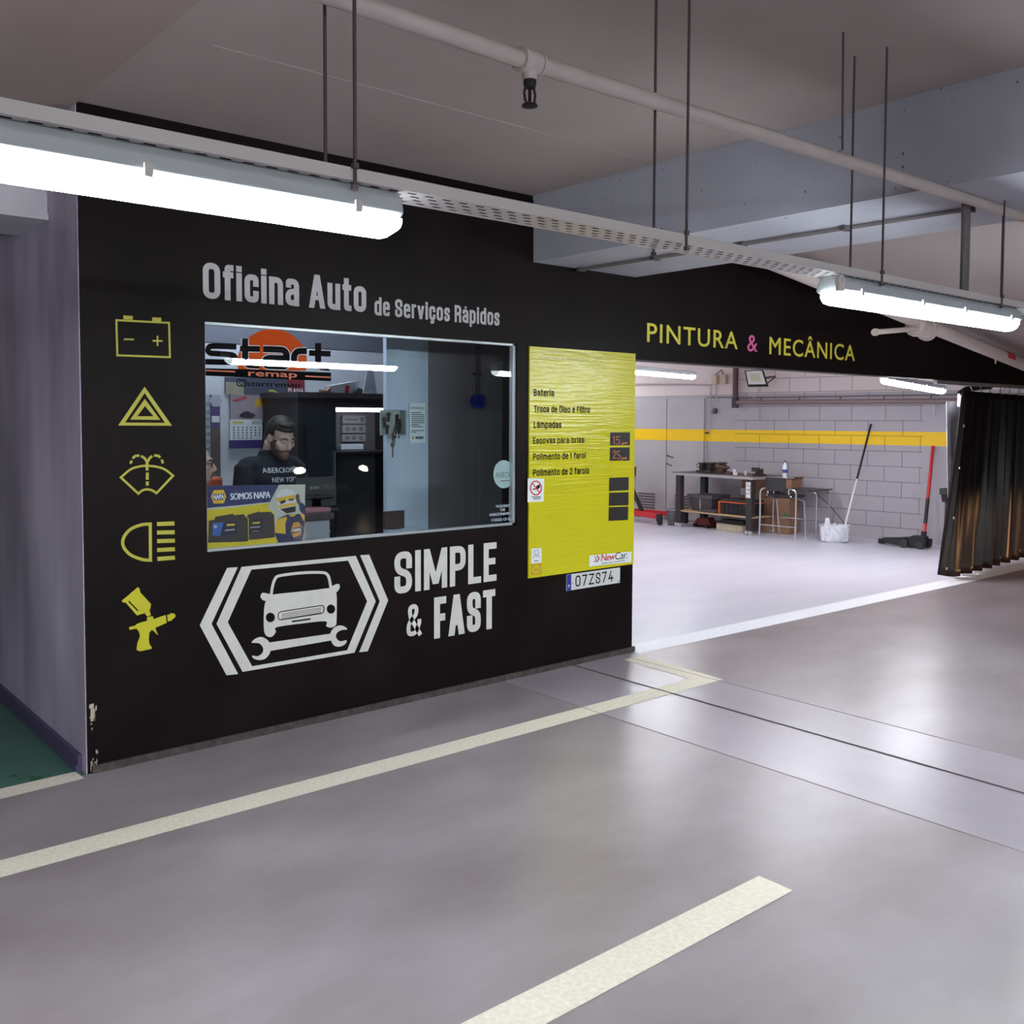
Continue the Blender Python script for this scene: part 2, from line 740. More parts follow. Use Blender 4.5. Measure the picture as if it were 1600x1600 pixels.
# a condensed stroke alphabet: centre lines in a 0..1 box, width factor first
def _gl():
    G = {}
    R = .32
    G['S'] = (.46, [('r', [(1, .70), (1, 1), (0, 1), (0, .56), (1, .44), (1, 0), (0, 0), (0, .30)])])
    G['I'] = (.17, [('l', [(.5, 0), (.5, 1)])])
    G['M'] = (.64, [('l', [(0, 0), (0, 1)]), ('l', [(1, 0), (1, 1)]), ('p', (0, 1, .5, .12)), ('p', (1, 1, .5, .12))])
    G['P'] = (.45, [('l', [(0, 0), (0, 1)]), ('r', [(0, 1), (1, 1), (1, .46), (0, .46)])])
    G['L'] = (.38, [('l', [(0, 1), (0, 0), (1, 0)])])
    G['E'] = (.39, [('l', [(1, 1), (0, 1), (0, 0), (1, 0)]), ('l', [(0, .52), (.85, .52)])])
    G['F'] = (.38, [('l', [(1, 1), (0, 1), (0, 0)]), ('l', [(0, .50), (.85, .50)])])
    G['A'] = (.52, [('p', (0, 0, .5, 1)), ('p', (1, 0, .5, 1)), ('b', [(.22, .27), (.78, .27)])])
    G['T'] = (.42, [('l', [(.5, 0), (.5, 1)]), ('l', [(0, 1), (1, 1)])])
    G['&'] = (.50, [('r', [(1.02, -.02, 0), (.14, .64, .12), (.14, 1), (.74, 1), (.74, .68), (0, .42), (0, 0), (.66, 0), (1, .36), (1, .42, 0)])])
    G['R'] = (.46, [('l', [(0, 0), (0, 1)]), ('r', [(0, 1), (1, 1), (1, .50), (0, .50)]), ('r', [(.6, .5), (1, .42), (1, 0)])])
    G['O'] = (.48, [('c', [(0, 0), (1, 0), (1, 1), (0, 1)])])
    x = .76
    G['o'] = (.43, [('c', [(0, 0), (1, 0), (1, x), (0, x)])])
    G['c'] = (.41, [('r', [(1, .55), (1, x), (0, x), (0, 0), (1, 0), (1, .20)])])
    G['ç'] = (.41, G['c'][1]+[('r', [(.5, 0), (.5, -.14), (.75, -.16), (.72, -.25), (.35, -.25)])])
    G['n'] = (.42, [('l', [(0, 0), (0, x)]), ('r', [(0, x), (1, x), (1, 0)])])
    G['i'] = (.16, [('l', [(.5, 0), (.5, x)]), ('l', [(.5, 1), (.5, 1.001)])])
    G['a'] = (.42, [('r', [(.05, .64), (.05, x), (1, x), (1, 0)]), ('r', [(1, .42), (0, .38), (0, 0), (1, .02)])])
    G['u'] = (.42, [('r', [(0, x), (0, 0), (1, 0)]), ('l', [(1, 0), (1, x)])])
    G['t'] = (.30, [('r', [(.35, 1), (.35, 0), (1, 0)]), ('l', [(0, x), (.95, x)])])
    G['f'] = (.30, [('r', [(.35, 0), (.35, 1), (1, 1)]), ('l', [(0, x), (.95, x)])])
    G['d'] = (.43, [('l', [(1, 0), (1, 1)]), ('c', [(0, 0), (1, 0), (1, x), (0, x)])])
    G['e'] = (.42, [('l', [(0, .42), (1, .42)]), ('r', [(1, .42), (1, x), (0, x), (0, 0), (1, 0), (1, .08)])])
    G['r'] = (.29, [('l', [(0, 0), (0, x)]), ('r', [(0, .62), (.25, x), (1, x)])])
    G['v'] = (.44, [('p', (.5, 0, 0, x)), ('p', (.5, 0, 1, x))])
    G['s'] = (.38, [('r', [(1, .61), (1, x), (0, x), (0, .43), (1, .34), (1, 0), (0, 0), (0, .15)])])
    G['p'] = (.43, [('l', [(0, -.24), (0, x)]), ('c', [(0, 0), (1, 0), (1, x), (0, x)])])
    G['á'] = (.42, G['a'][1]+[('b', [(.42, .92), (.68, 1.06)])])
    G['0'] = (.50, G['O'][1])
    G['7'] = (.50, [('l', [(0, 1), (1, 1)]), ('p', (.25, 0, 1, 1))])
    G['Z'] = (.54, [('l', [(0, 1), (1, 1)]), ('l', [(0, 0), (1, 0)]), ('p', (0, 0, 1, 1))])
    G['4'] = (.52, [('l', [(0, .28), (1, .28)]), ('p', (0, .25, .6, 1)), ('l', [(.72, 0), (.72, .5)])])
    G['B'] = (.46, [('c', [(0, 0, 0), (1, 0), (1, .52), (0, .52, 0)]), ('c', [(0, .52, 0), (.92, .52), (.92, 1), (0, 1, 0)])])
    G['l'] = (.16, [('l', [(.5, 0), (.5, 1)])])
    G['m'] = (.66, [('l', [(0, 0), (0, x)]), ('r', [(0, x, 0), (1, x, .1), (1, 0)]), ('l', [(.5, 0), (.5, x)])])
    G['b'] = (.43, [('l', [(0, 0), (0, 1)]), ('c', [(0, 0), (1, 0), (1, x), (0, x)])])
    G['â'] = (.42, G['a'][1]+[('b', [(.25, .92), (.5, 1.05), (.75, .92)])])
    G['Ó'] = (.48, G['O'][1]+[('b', [(.42, 1.12), (.68, 1.26)])])
    G['-'] = (.26, [('b', [(0, .40), (1, .40)])])
    G['1'] = (.24, [('l', [(.8, 0), (.8, 1)]), ('l', [(.0, .82), (.8, .95)])])
    G['2'] = (.45, [('r', [(0, .72), (0, 1), (1, 1), (1, .55), (0, .05, 0), (0, 0, 0), (1, 0)])])
    G['C'] = (.44, [('r', [(1, .68), (1, 1), (0, 1), (0, 0), (1, 0), (1, .32)])])
    G[' '] = (.16, [])
    return G


GL = _gl()


def stroke_text(fl, txt, x0, x1, yb, h, wt=.15, gap=.085, rad=.5):
    tot = sum(GL[c][0] for c in txt)+gap*(len(txt)-1)
    sx = (x1-x0)/tot
    t = wt*h
    x = x0
    for ch in txt:
        w, strokes = GL[ch]
        w = w*sx

        def P(q):
            return (x+t/2+q[0]*(w-t), yb+t/2+q[1]*(h-t)) + tuple(q[2:])
        for k, d in strokes:
            if k == 'l':
                fl.rib([P(q) for q in d], t, cap=True)
            elif k == 'b':
                fl.rib([P(q) for q in d], t*.8)
            elif k == 'r':
                fl.rib(rpath([P(q) for q in d], (w-t)*rad), t, cap=True)
            elif k == 'c':
                fl.rib(rpath([P(q) for q in d], (w-t)*rad, closed=True), t, closed=True)
            elif k == 'p':
                ax, ay, bx, by = d
                hw = t*.53
                a = (x+t/2+ax*(w-t), yb+ay*h)
                b = (x+t/2+bx*(w-t), yb+by*h)
                fl.poly([(a[0]-hw, a[1]), (a[0]+hw, a[1]), (b[0]+hw, b[1]), (b[0]-hw, b[1])])
        x += w+gap*sx


def pxmap(x0, y0, kx, ky, plane_y=0.0):
    """zoomed-picture coordinates -> a point of the plane y = plane_y, lifted towards the viewer"""
    def f(x, y, lift):
        P = ony(x0+x/kx, y0+y/ky, plane_y)
        return Vector((P.x, plane_y-lift, P.z))
    return f


def xzmap(plane_y=0.0):
    return lambda x, z, lift: Vector((x, plane_y-lift, z))


def X(u, v, y=0.0):
    return ony(u, v, y).x


def Z(u, v, y=0.0):
    return ony(u, v, y).z


# ------------------------------------------------------------------ the setting
XR, ZT = 3.561, 2.945                    # right end of the office front, ceiling height
WX0, WX1, WZ0, WZ1 = .563, 2.513, .944, 2.042
WT = .14                                 # thickness of the front wall


def ramp_z(x):
    return ZT - max(0, x-3.72)*.1295


b = MB()
b.k = 0
b.add([(-9, -16, 0), (2.395, -16, 0), (2.395, 0, 0), (0, 0, 0), (-9, 0, 0)], [(0, 1, 2, 3, 4)])
b.add([(3.42, -16, 0), (12.5, -16, 0), (12.5, 0, 0), (3.42, 0, 0)], [(0, 1, 2, 3)])
b.k = 1
b.add([(2.395, -16, 0), (3.42, -16, 0), (3.42, 0, 0), (2.395, 0, 0)], [(0, 1, 2, 3)])
b.k = 2
b.add([(XR-.1, 0, 0), (12.5, 0, 0), (12.5, 9.2, 0), (XR-.1, 9.2, 0)], [(0, 1, 2, 3)])
b.k = 3
b.add([(0, 0, 0), (XR-.1, 0, 0), (XR-.1, 9.2, 0), (0, 9.2, 0)], [(0, 1, 2, 3)])
b.k = 4
b.add([(-9, 0, 0), (0, 0, 0), (0, 9.2, 0), (-9, 9.2, 0)], [(0, 1, 2, 3)])
structure(b.build('floor', [FL_MAIN, FL_BAND, FL_SHOP, FL_OFF, FL_GREEN], root=(0, 0, 0)))

# front wall of the office (window cut out) and the fascia over the workshop opening
b = MB()
b.box((0, 0, 0), (WX0, WT, ZT))
b.box((WX1, 0, 0), (XR, WT, ZT))
b.box((WX0, 0, 0), (WX1, WT, WZ0))
b.box((WX0, 0, WZ1), (WX1, WT, ZT))
b.prism([(XR, 0, 1.994), (11.2, 0, 1.99), (11.2, 0, ramp_z(11.2)), (3.72, 0, ZT), (XR, 0, ZT)], (0, WT, 0))
structure(b.build('wall_front', BLACK, root=(0, 0, 0)))
b = MB()
b.box((.001, WT, 0), (.12, 9.2, ZT))
b.box((0, .0005, 0), (.0, .001, .001))
structure(b.build('wall_left', SIDE, root=(0, 0, 0)))
# the outer skin of the left wall is one grey coat that wraps up to the corner
b = MB()
b.box((-.003, -.001, 0), (.001, 9.2, ZT))
structure(b.build('trim_1', SIDE, root=(0, 0, 0)))
b = MB()
b.box((-.022, .06, 0), (-.003, 9.2, .075))
b.box((-.03, .06, 0), (-.022, 9.2, .03))
structure(b.build('baseboard_left', M('violet_skirting', (.075, .055, .12), .5), root=(0, 0, 0)))
b = MB()
b.box((.02, -.012, 0), (XR+.02, 0, .035))
structure(b.build('baseboard_front', M('dirty_skirting', (.055, .04, .038), .7, var=.5, scale=30), root=(0, 0, 0)))

# ceilings
b = MB()
b.k = 0
b.add([(0, -16, ZT), (3.72, -16, ZT), (3.72, 0, ZT), (0, 0, ZT)], [(0, 1, 2, 3)])
b.add([(3.72, -16, ZT), (12.5, -16, ramp_z(12.5)), (12.5, 0.02, ramp_z(12.5)), (3.72, 0.02, ZT)], [(0, 1, 2, 3)])
b.add([(0, .02, ZT), (12.5, .02, ZT), (12.5, 9.2, ZT), (0, 9.2, ZT)], [(0, 1, 2, 3)])
b.k = 1
b.add([(-9, -16, ZT-.012), (0, -16, ZT-.012), (0, 9.2, ZT-.012), (-9, 9.2, ZT-.012)], [(0, 1, 2, 3)])
b.add([(0, -16, ZT-.012), (0, -16, ZT), (0, 0, ZT), (0, 0, ZT-.012)], [(0, 1, 2, 3)])
structure(b.build('ceiling', [CEIL, CEIL2], root=(0, 0, ZT)))
# thin form-work seam on the ceiling
b = MB()
p0, p1 = onz(330, 70, ZT), onz(1010, 250, ZT)
b.bar((p0.x, p0.y, ZT-.001), (p1.x, p1.y, ZT-.001), .006, .003)
p0, p1 = onz(1010, 250, ZT), onz(1270, 140, ZT)
structure(b.build('trim_2', CEIL))

# concrete beam coming towards the viewer above the price board
ZB, XB = 2.546, 2.640
b = MB()
b.box((XB, -16, ZB), (XR, 0, ZT))
structure(b.build('trim_3', BEAM))
b = MB()      # patched edge along the top of the beam
b.box((XB-.006, -16, ZT-.022), (XB, 0, ZT))
structure(b.build('trim_4', BEAM))
# beam crossing the left bay
b = MB()
b.box((-9, .45, 2.535), (-.003, .95, ZT-.012))
b.box((-9, .435, 2.505), (-.003, .95, 2.535))
structure(b.build('trim_5', M('left_beam_lamp_tint', (.60, .55, .60), .7, var=.06, scale=4)))  # pale lavender colour stands in for lamp light on this beam

# far walls of the parking level, behind the viewer and to the sides
FAR = M('far_wall_paint', (.40, .37, .38), .7, var=.08, scale=2)
b = MB()
b.box((-9.2, -16.2, 0), (12.5, -16, ZT))
structure(b.build('wall_rear', FAR))
b = MB()
b.box((12.5, -16.2, 0), (12.7, 0, ZT))
structure(b.build('wall_far_right', FAR))
b = MB()
b.box((-9, 9.2, 0), (12.5, 9.4, ZT))
structure(b.build('wall_back', FAR))

# workshop: the block wall faces the opening
b = MB(Matrix.Identity(4))
b.box((-7, 0, 0), (2.6, .2, ZT))
o = b.build('wall_right', block_mat(), root=(0, 0, 0))
# local x runs along WD, local -y into the room
o.matrix_world = Matrix(((WD.x, -WN.x, 0, WA.x), (WD.y, -WN.y, 0, WA.y), (0, 0, 1, 0), (0, 0, 0, 1)))
structure(o)
b = MB()
b.box((XR-.14, WT, 0), (XR, 9.2, ZT))
structure(b.build('wall_partition', OFFWALL))

# office shell
b = MB()
b.box((.12, 2.42, 0), (XR-.14, 2.5, ZT))
structure(b.build('wall_office_back', OFFWALL))
px0, px1 = X(604, 640, .82), X(669, 640, .82)
b = MB()
b.box((px0, .82, 0), (px1, .86, ZT))
structure(b.build('trim_6', PILLAR))
b = MB()
b.box((px1, .86, 0), (XR-.14, .93, ZT))
b.box((px1, .845, 0), (px1+.035, .86, ZT))
b.box((X(752, 600, .84), .85, 0), (X(764, 600, .84), .86, ZT))
structure(b.build('wall_office_right', OFFGREY))

# bulkhead under the office ceiling, in front of the cabinet
b = MB()
b.box((.12, 1.62, Z(560, 548, 1.62)), (XR-.14, 1.70, ZT))
structure(b.build('trim_10', M('bulkhead_paint', (.20, .21, .27), .7)))

# window: pane and slim frame
b = MB()
b.box((WX0+.004, .026, WZ0+.004), (WX1-.004, .032, WZ1-.004))
win = structure(b.build('window_1', GLASS))
b = MB()
e = .012
FR = M('window_frame_metal', (.50, .53, .56), .35, metal=.5)
b.box((WX0, .015, WZ0), (WX1, .05, WZ0+e))
b.box((WX0, .015, WZ1-e), (WX1, .05, WZ1))
b.box((WX0, .015, WZ0), (WX0+e*.6, .05, WZ1))
b.box((WX1-e*1.6, .015, WZ0), (WX1, .05, WZ1))
b.build('window_frame', FR, win)

# painted-over steel door in the block wall, left of the workbench
sA, sB = -5.3, -2.47
DOORM = M('door_paint', (.40, .375, .385), .45, var=.04, scale=3)
b = MB()


def wbox(b, s0, s1, z0, z1, o0, o1):
    b.hexa([wl(s0, z0, o0), wl(s1, z0, o0), wl(s1, z0, o1), wl(s0, z0, o1), wl(s0, z1, o0), wl(s1, z1, o0), wl(s1, z1, o1), wl(s0, z1, o1)])


def ws(u, v):
    return (onw(u, v)-WA).dot(WD)


dl, dm, dr = ws(985, 700), ws(1043, 700), ws(1101, 700)
wbox(b, dl, dm-.008, .02, 1.271, .0, .03)
wbox(b, dl, dm-.008, 1.452, 1.93, .0, .03)
door = structure(b.build('door_1', DOORM))
b = MB()
wbox(b, dl, dm-.008, 1.271, 1.452, .0, .031)
b.build('yellow_band', M('stripe_yellow', (.86, .54, .004), .45), door)
b = MB()
hx = dm+.10
b.tube([wl(hx-.06, 1.03, .03), wl(hx-.06, 1.03, .08), wl(hx+.07, 1.0, .08)], .009, 6)
b.tube([wl(hx-.06, .90, .03), wl(hx-.06, .90, .08), wl(hx+.05, .87, .08)], .009, 6)
b.build('handle', DARKSTEEL, door)
b = MB()
for k in range(6):
    wbox(b, dm-.55, dm-.22, .16+k*.045, .178+k*.045, .03, .045)
b.build('vent_grille', DARKSTEEL, door)
b = MB()
wbox(b, dm+.008, dr, .02, 1.271, .0, .03)
wbox(b, dm+.008, dr, 1.452, 1.93, .0, .03)
door2 = structure(b.build('door_2', DOORM))
b = MB()
wbox(b, dm+.008, dr, 1.271, 1.452, .0, .031)
b.build('yellow_band', M('stripe_yellow'), door2)
b = MB()
for k in range(6):
    wbox(b, dm+.18, dm+.70, .16+k*.045, .178+k*.045, .03, .045)
b.build('vent_grille', DARKSTEEL, door2)

# ------------------------------------------------------------------ markings on the floor


def floor_poly(name, pts, mat, label, z=.0015):
    P = [onz(u, v) for u, v in pts]
    b = MB()
    vs = [(p.x, p.y, z) for p in P]
    tr = tessellate_polygon([[Vector(p) for p in vs]])
    b.add(vs, [tuple(t) for t in tr])
    return tag(b.build(name, mat), label, 'floor line')


floor_poly('parking_line', [(-40, 1356), (0, 1345), (1078, 1061), (974, 1031), (1001, 1024.5), (1130, 1062), (0, 1372), (-40, 1383)], LINE, 'long cream floor line running along the black office front and hooking back to its corner')
floor_poly('parking_line', [(1186, 1369), (1239, 1392), (780, 1640), (640, 1640)], LINE, 'short thick cream floor line ending in the foreground')
floor_poly('parking_line', [(-40, 1242), (118, 1206), (132, 1217), (-40, 1259)], LINE, 'cream floor line at the edge of the green floor left of the office corner')
floor_poly('threshold_line', [(990, 1007.5), (1300, 943), (1500, 901), (1600, 881), (1600, 890), (1500, 913), (1300, 957), (999, 1022), (990, 1019)], LINEW, 'white line across the workshop opening at the edge of its pale floor')
# expansion joint and the cut edges of the repaired strip
b = MB()
b.add([(2.985, -.012, .002), (2.999, -.012, .002), (2.957, -16, .002), (2.940, -16, .002)], [(0, 1, 2, 3)])
structure(b.build('trim_7', M('joint_filler', (.03, .018, .015), .8)))
b = MB()
for x0 in (2.395, 3.42):
    b.box((x0-.003, -16, 0), (x0+.003, -.012, .0025))
structure(b.build('trim_8', M('joint_edge', (.30, .26, .26), .5)))
# worn paint on the bottom of the corner
b = MB()
random.seed(3)
for k in range(26):
    z = random.choice([random.uniform(.0, .09), random.uniform(.19, .32), random.uniform(0, .05)])
    x = .012+random.uniform(0, .028)
    h, w = random.uniform(.008, .03), random.uniform(.003, .009)
    b.add([(x, -.0012, z), (x+w, -.0012, z+h*.2), (x+w*.8, -.0012, z+h), (x+w*.1, -.0012, z+h*.8)], [(0, 1, 2, 3)])
b.add([(.018, -.0013, .235), (.031, -.0013, .235), (.033, -.0013, .315), (.019, -.0013, .312)], [(0, 1, 2, 3)])
structure(b.build('trim_9', M('chipped_plaster', (.42, .34, .27), .8, var=.4, scale=60)))

# ------------------------------------------------------------------ lamps, tray, pipes under the ceiling
TY0, TY1, TYC = -2.58, -2.46, -2.52


def tube_lamp(L, dif, label, group, loc, rot=None):
    """vapour-tight tube fixture, long axis x, hanging point on top at z = 0"""
    t = thing('tube_lamp', (0, 0, 0), label, 'lamp', group)
    b = MB()
    prof = [(-.048, -.058), (-.056, -.05), (-.05, -.02), (-.032, 0), (.032, 0), (.05, -.02), (.056, -.05), (.048, -.058)]
    b.prism([(-L/2, y, z) for y, z in prof], (L, 0, 0))
    b.build('housing', M('lamp_housing', (.52, .55, .58), .45), t, bevel=.004)
    b = MB()
    pr = [(-.05, -.058), (-.05, -.072), (-.038, -.092), (-.016, -.101), (.016, -.101), (.038, -.092), (.05, -.072), (.05, -.058)]
    b.prism([(-L/2+.02, y, z) for y, z in pr], (L-.04, 0, 0))
    b.build('diffuser', dif, t)
    for s in (-1, 1):
        b = MB()
        b.add([(s*(L/2-.02), y, z) for y, z in pr]+[(s*(L/2+.012), y*.6, -.058-(-.058-z)*.55) for y, z in pr],
              [(k, (k+1) % 8, (k+1) % 8+8, k+8) for k in range(8)]+[tuple(range(8, 16))])
        b.build('end_cap', M('lamp_end_cap', (.75, .78, .80), .35, emit=(.84, .96, 1), es=LAMP*.12), t)
    for s in (-1, 1):
        for q in (.12, .42):
            for e in (-1, 1):
                b = MB()
                b.box((s*L*q-.008, e*.062, -.066), (s*L*q+.008, e*.054, -.04))
                b.build('clip', STEEL, t)
    t.location = loc
    if rot:
        t.rotation_euler = rot
    return t


Lx = 1.52
la = tube_lamp(Lx, TUBE, 'bright tube lamp under the perforated tray in front of the office window', 'tube lamps of the parking level', (-.045-Lx/2, TYC, 2.0995))
lb = copy_tree(la)
lb.location = (1.815+Lx/2, TYC, 2.0995)
lb['label'] = 'bright tube lamp hanging under the tray near the black workshop fascia'
# cable gland ring at the near end of the second lamp
b = MB()
b.lathe((1.80, TYC-.05, 2.075), [(.016, -.01), (.022, -.008), (.022, .008), (.016, .01)], 14, (0, 1, 0))
b.lathe((1.80, TYC-.05, 2.075), [(.008, -.014), (.010, -.012), (.010, .012), (.008, .014)], 12, (0, 1, 0))
b.box((1.782, TYC-.056, 2.04), (1.818, TYC-.044, 2.066))
b.build('mounting_bracket', STEEL, None)
tag(bpy.data.objects['mounting_bracket'], 'small round lamp bracket at the near end of the right tube lamp', 'bracket')
for i, (x, y) in enumerate(((-3.6, TYC), (5.2, TYC), (-2.2, -6.6), (1.3, -6.6), (-6, -6.6), (-1.5, -11.6), (3.0, -11.6), (-6, -11.6))):  # unseen lamps added for fill, set clear of the window reflections
    c = copy_tree(la)
    c.location = (x, y, min(2.0995, ramp_z(x)-.12))
    c['label'] = 'added unseen tube lamp for fill light behind or beside the viewer'
    c['group'] = 'added fill lamps out of view'

# perforated cable tray
t = thing('cable_tray', (2.5, TYC, 2.1), 'long white perforated cable tray on thin rods above the tube lamps', 'cable tray')
b = MB()
x0, x1 = -9, 6.2
b.box((x0, TY0, 2.100), (x1, TY0+.003, 2.124))
b.box((x0, TY1-.003, 2.100), (x1, TY1, 2.124))
b.box((x0, TY0, 2.124), (x1, TY0+.010, 2.127))
b.box((x0, TY1-.010, 2.124), (x1, TY1, 2.127))
b.build('side_rail', STEEL, t)
b = MB()
# bottom plate with slots: strips between slot rows plus bridges
rows = [TY0+.022, TY0+.046, TY0+.074, TY0+.098]
sw = .0085
ys = [TY0+.003]
for r in rows:
    ys += [r-sw/2, r+sw/2]
ys.append(TY1-.003)
for k in range(0, len(ys), 2):
    b.add([(x0, ys[k], 2.1005), (x1, ys[k], 2.1005), (x1, ys[k+1], 2.1005), (x0, ys[k+1], 2.1005)], [(0, 1, 2, 3)])
for q, r in enumerate(rows):
    n = int((x1-x0)/.05)
    for k in range(n):
        xa = x0+k*.05+(q % 2)*.025
        b.add([(xa, r-sw/2, 2.1005), (xa+.026, r-sw/2, 2.1005), (xa+.026, r+sw/2, 2.1005), (xa, r+sw/2, 2.1005)], [(0, 1, 2, 3)])
b.build('slotted_plate', STEEL, t)
b = MB()
b.tube([(x0, TYC-.015, 2.109), (x1, TYC-.015, 2.109)], .008, 6)
b.tube([(x0, TYC+.02, 2.108), (x1, TYC+.02, 2.108)], .007, 6)
b.box((x0, TYC-.05, 2.112), (x1, TYC+.05, 2.116))
b.build('cables', BLK2, t)

# hanger rods
rods = []
for i, (xf, xn, nm) in enumerate(((X(509, 130, TY1), X(551.5, 120, TY0+.004), 'the tray above the office lettering'), (X(1024.5, 200, TY1), X(1072, 190, TY0+.004), 'the middle of the tray beside the beam'), (2.058, 2.063, 'the near end of the right tube lamp'), (X(1563, 400, TY1+.01), X(1565, 390, TY0+.004), 'the far end of the right tube lamp'))):
    for x, y, w in ((xf, TY1+.003, 'far'), (xn, TY0-.003, 'near')):
        b = MB()
        b.tube([(x, y, 2.085), (x, y, ZT if x < 2.6 or x > XR else ZB)], .0042, 8)
        b.lathe((x, y, 2.085), [(.004, -.006), (.009, -.006), (.009, .006), (.004, .006)], 6)
        b.lathe((x, y, 2.130), [(.004, -.006), (.009, -.006), (.009, .006), (.004, .006)], 6)
        tag(b.build('hanger_rod', DARKSTEEL), 'thin hanger rod, %s one at %s' % (w, nm), 'hanger rod', 'hanger rods of the cable tray')
b = MB()
b.tube([(1.881, TYC, 2.555), (1.821, TYC-.03, ZT)], .004, 8)
tag(b.build('hanger_rod', DARKSTEEL), 'slanting thin rod carrying the sprinkler pipe from the ceiling', 'hanger rod')

# sprinkler pipe with its tee and head
pp = [Vector((-4, -2.52, 2.49)), ony(540, 0, -2.52), ony(828, 97, -2.52), ony(1316, 250, -2.52), ony(1600, 338, -2.52)]
pp.append(pp[-1]+(pp[-1]-pp[-2])*2)
t = thing('sprinkler_pipe', pp[2], 'grey sprinkler pipe running under the ceiling above the cable tray', 'pipe')
b = MB()
b.tube(pp, .0225, 16)
b.build('pipe_run', PIPE, t, smooth=True)
b = MB()
d = (pp[3]-pp[2]).normalized()
c = pp[2]
b.tube([c-d*.032, c-d*.024, c+d*.024, c+d*.032], [.026, .031, .031, .026], 16)
b.tube([c-d*.034, c-d*.026], [.033, .033], 16)
b.tube([c+d*.026, c+d*.034], [.033, .033], 16)
b.tube([c, c+Vector((0, 0, -.046))], [.02, .019], 14)
b.build('tee_fitting', PIPE, t, smooth=True)
c = pp[4]+d*-.02
b = MB()
b.tube([c, c+d*.06], .0235, 14)
b.build('red_band', RED, t, smooth=True)
b = MB()
c = pp[4]-d*.28
b.tube([c+Vector((0, 0, .02)), c+Vector((0, 0, .075))], .006, 8)
b.lathe(c+Vector((0, 0, .02)), [(.012, -.012), (.012, .012)], 8)
b.build('pipe_clamp', DARKSTEEL, t)
c = pp[2]+Vector((0, 0, -.046))
b = MB()
b.lathe(c, [(.017, 0), (.017, -.012), (.014, -.02), (.008, -.022)], 14)
sp = b.build('sprinkler_head', BLK2, t, smooth=True)
for s in (-1, 1):
    b = MB()
    b.tube([c+Vector((s*.014, 0, -.018)), c+Vector((s*.019, 0, -.035)), c+Vector((s*.016, 0, -.052)), c+Vector((s*.006, 0, -.066))], .0035, 8)
    b.build('frame_arm', BLK2, sp, smooth=True)
b = MB()
b.tube([c+Vector((0, 0, -.02)), c+Vector((0, 0, -.064))], .0045, 8)
b.build('glass_bulb', M('bulb_dark_red', (.05, .006, .008), .2), sp)
b = MB()
b.lathe(c+Vector((0, 0, -.066)), [(.008, 0), (.019, -.001), (.020, .004), (.021, -.001), (.008, -.004)], 12)
b.build('deflector', BLK2, sp)

# second pipe, following the ramp over the fascia
q0, q1 = ony(1210, 411, -.4), ony(1600, 570, -.4)
dd = (q1-q0).normalized()
q0, q1 = q0-dd*1.2, q1+dd*2
t = thing('sprinkler_pipe', (q0+q1)/2, 'thick pale pipe sloping down in front of the black workshop fascia', 'pipe')
b = MB()
b.tube([q0, q1], .057, 20)
b.build('pipe_run', M('pale_pipe_paint', (.60, .50, .47), .5), t, smooth=True)
c = ony(1440, 513, -.4)
b = MB()
b.tube([c-dd*.14, c-dd*.11, c+dd*.11, c+dd*.14], [.058, .078, .078, .058], 18)
b.lathe(c-dd*.10, [(.057, -.02), (.09, -.018), (.09, .018), (.057, .02)], 18, dd)
b.lathe(c+dd*.10, [(.057, -.02), (.09, -.018), (.09, .018), (.057, .02)], 18, dd)
sd = Vector((dd.z*.25, -1, 0)).normalized()
b.build('coupling', M('pale_pipe_paint'), t, smooth=True)
b = MB()
e0, e1 = ony(1368, 519, -.75), ony(1552, 505, -.15)
b.tube([c, e0], .02, 12)
b.tube([c, e1], .02, 12)
b.tube([c, c+Vector((0, 0, .16))], .006, 6)
b.lathe(e0, [(.028, -.02), (.028, .02)], 10, (e0-c))
b.build('branch_arm', M('pale_pipe_paint'), t, smooth=True)
c = ony(1572, 558, -.4)
b = MB()
b.tube([c-dd*.09, c+dd*.09], .0585, 20)
b.build('red_band', RED, t, smooth=True)
b = MB()
c = ony(1556, 552, -.4)
b.tube([c, c+Vector((0, 0, -.10))], [.014, .006], 8)
b.build('drain_nipple', M('pale_pipe_paint'), t)

# conduit along the beam soffit with its drop
c0, c1 = onz(905, 421, ZB-.012), onz(1512, 326, ZB-.012)
t = thing('cable_conduit', (c0.x, c0.y, ZB), 'thin dark cable conduit clipped along the underside of the concrete beam', 'conduit')
b = MB()
b.tube([c0, c1], .008, 8)
b.tube([c0+Vector((.03, 0, 0)), c1+Vector((.03, 0, 0))], .006, 8)
b.build('conduit_run', M('conduit_grey', (.16, .14, .14), .5), t, smooth=True)
for k in range(5):
    b = MB()
    p = c0.lerp(c1, k/4)
    b.box((p.x-.016, p.y-.014, ZB-.024), (p.x+.046, p.y+.014, ZB))
    b.build('clip', DARKSTEEL, t)
xd = X(1524, 400, TYC)
b = MB()
for k, r in enumerate((.012, .009, .009)):
    xx = xd-.02+k*.021
    b.tube([(c1.x, c1.y+k*.012, ZB-.012), (xx, TYC+.045, ZB-.02), (xx+.004, TYC+.045, ZB-.08), (xx+.004, TYC+.045, 2.135)], r, 8)
b.build('cable_drop', M('conduit_grey'), t, smooth=True)

# ------------------------------------------------------------------ lettering and signs on the black front
fm = xzmap(0)


def lettering(txt, p0, p1, ptop, label, mat, wt=.15, gap=.085, name='wall_lettering', rad=.5):
    f = Flat(fm, .0015)
    a, c = ony(*p0), ony(*p1)
    yb = (a.z+c.z)/2
    h = Z(*ptop)-a.z
    stroke_text(f, txt, a.x, c.x, yb, h, wt, gap, rad)
    return tag(f.build(name, mat), label, 'lettering')


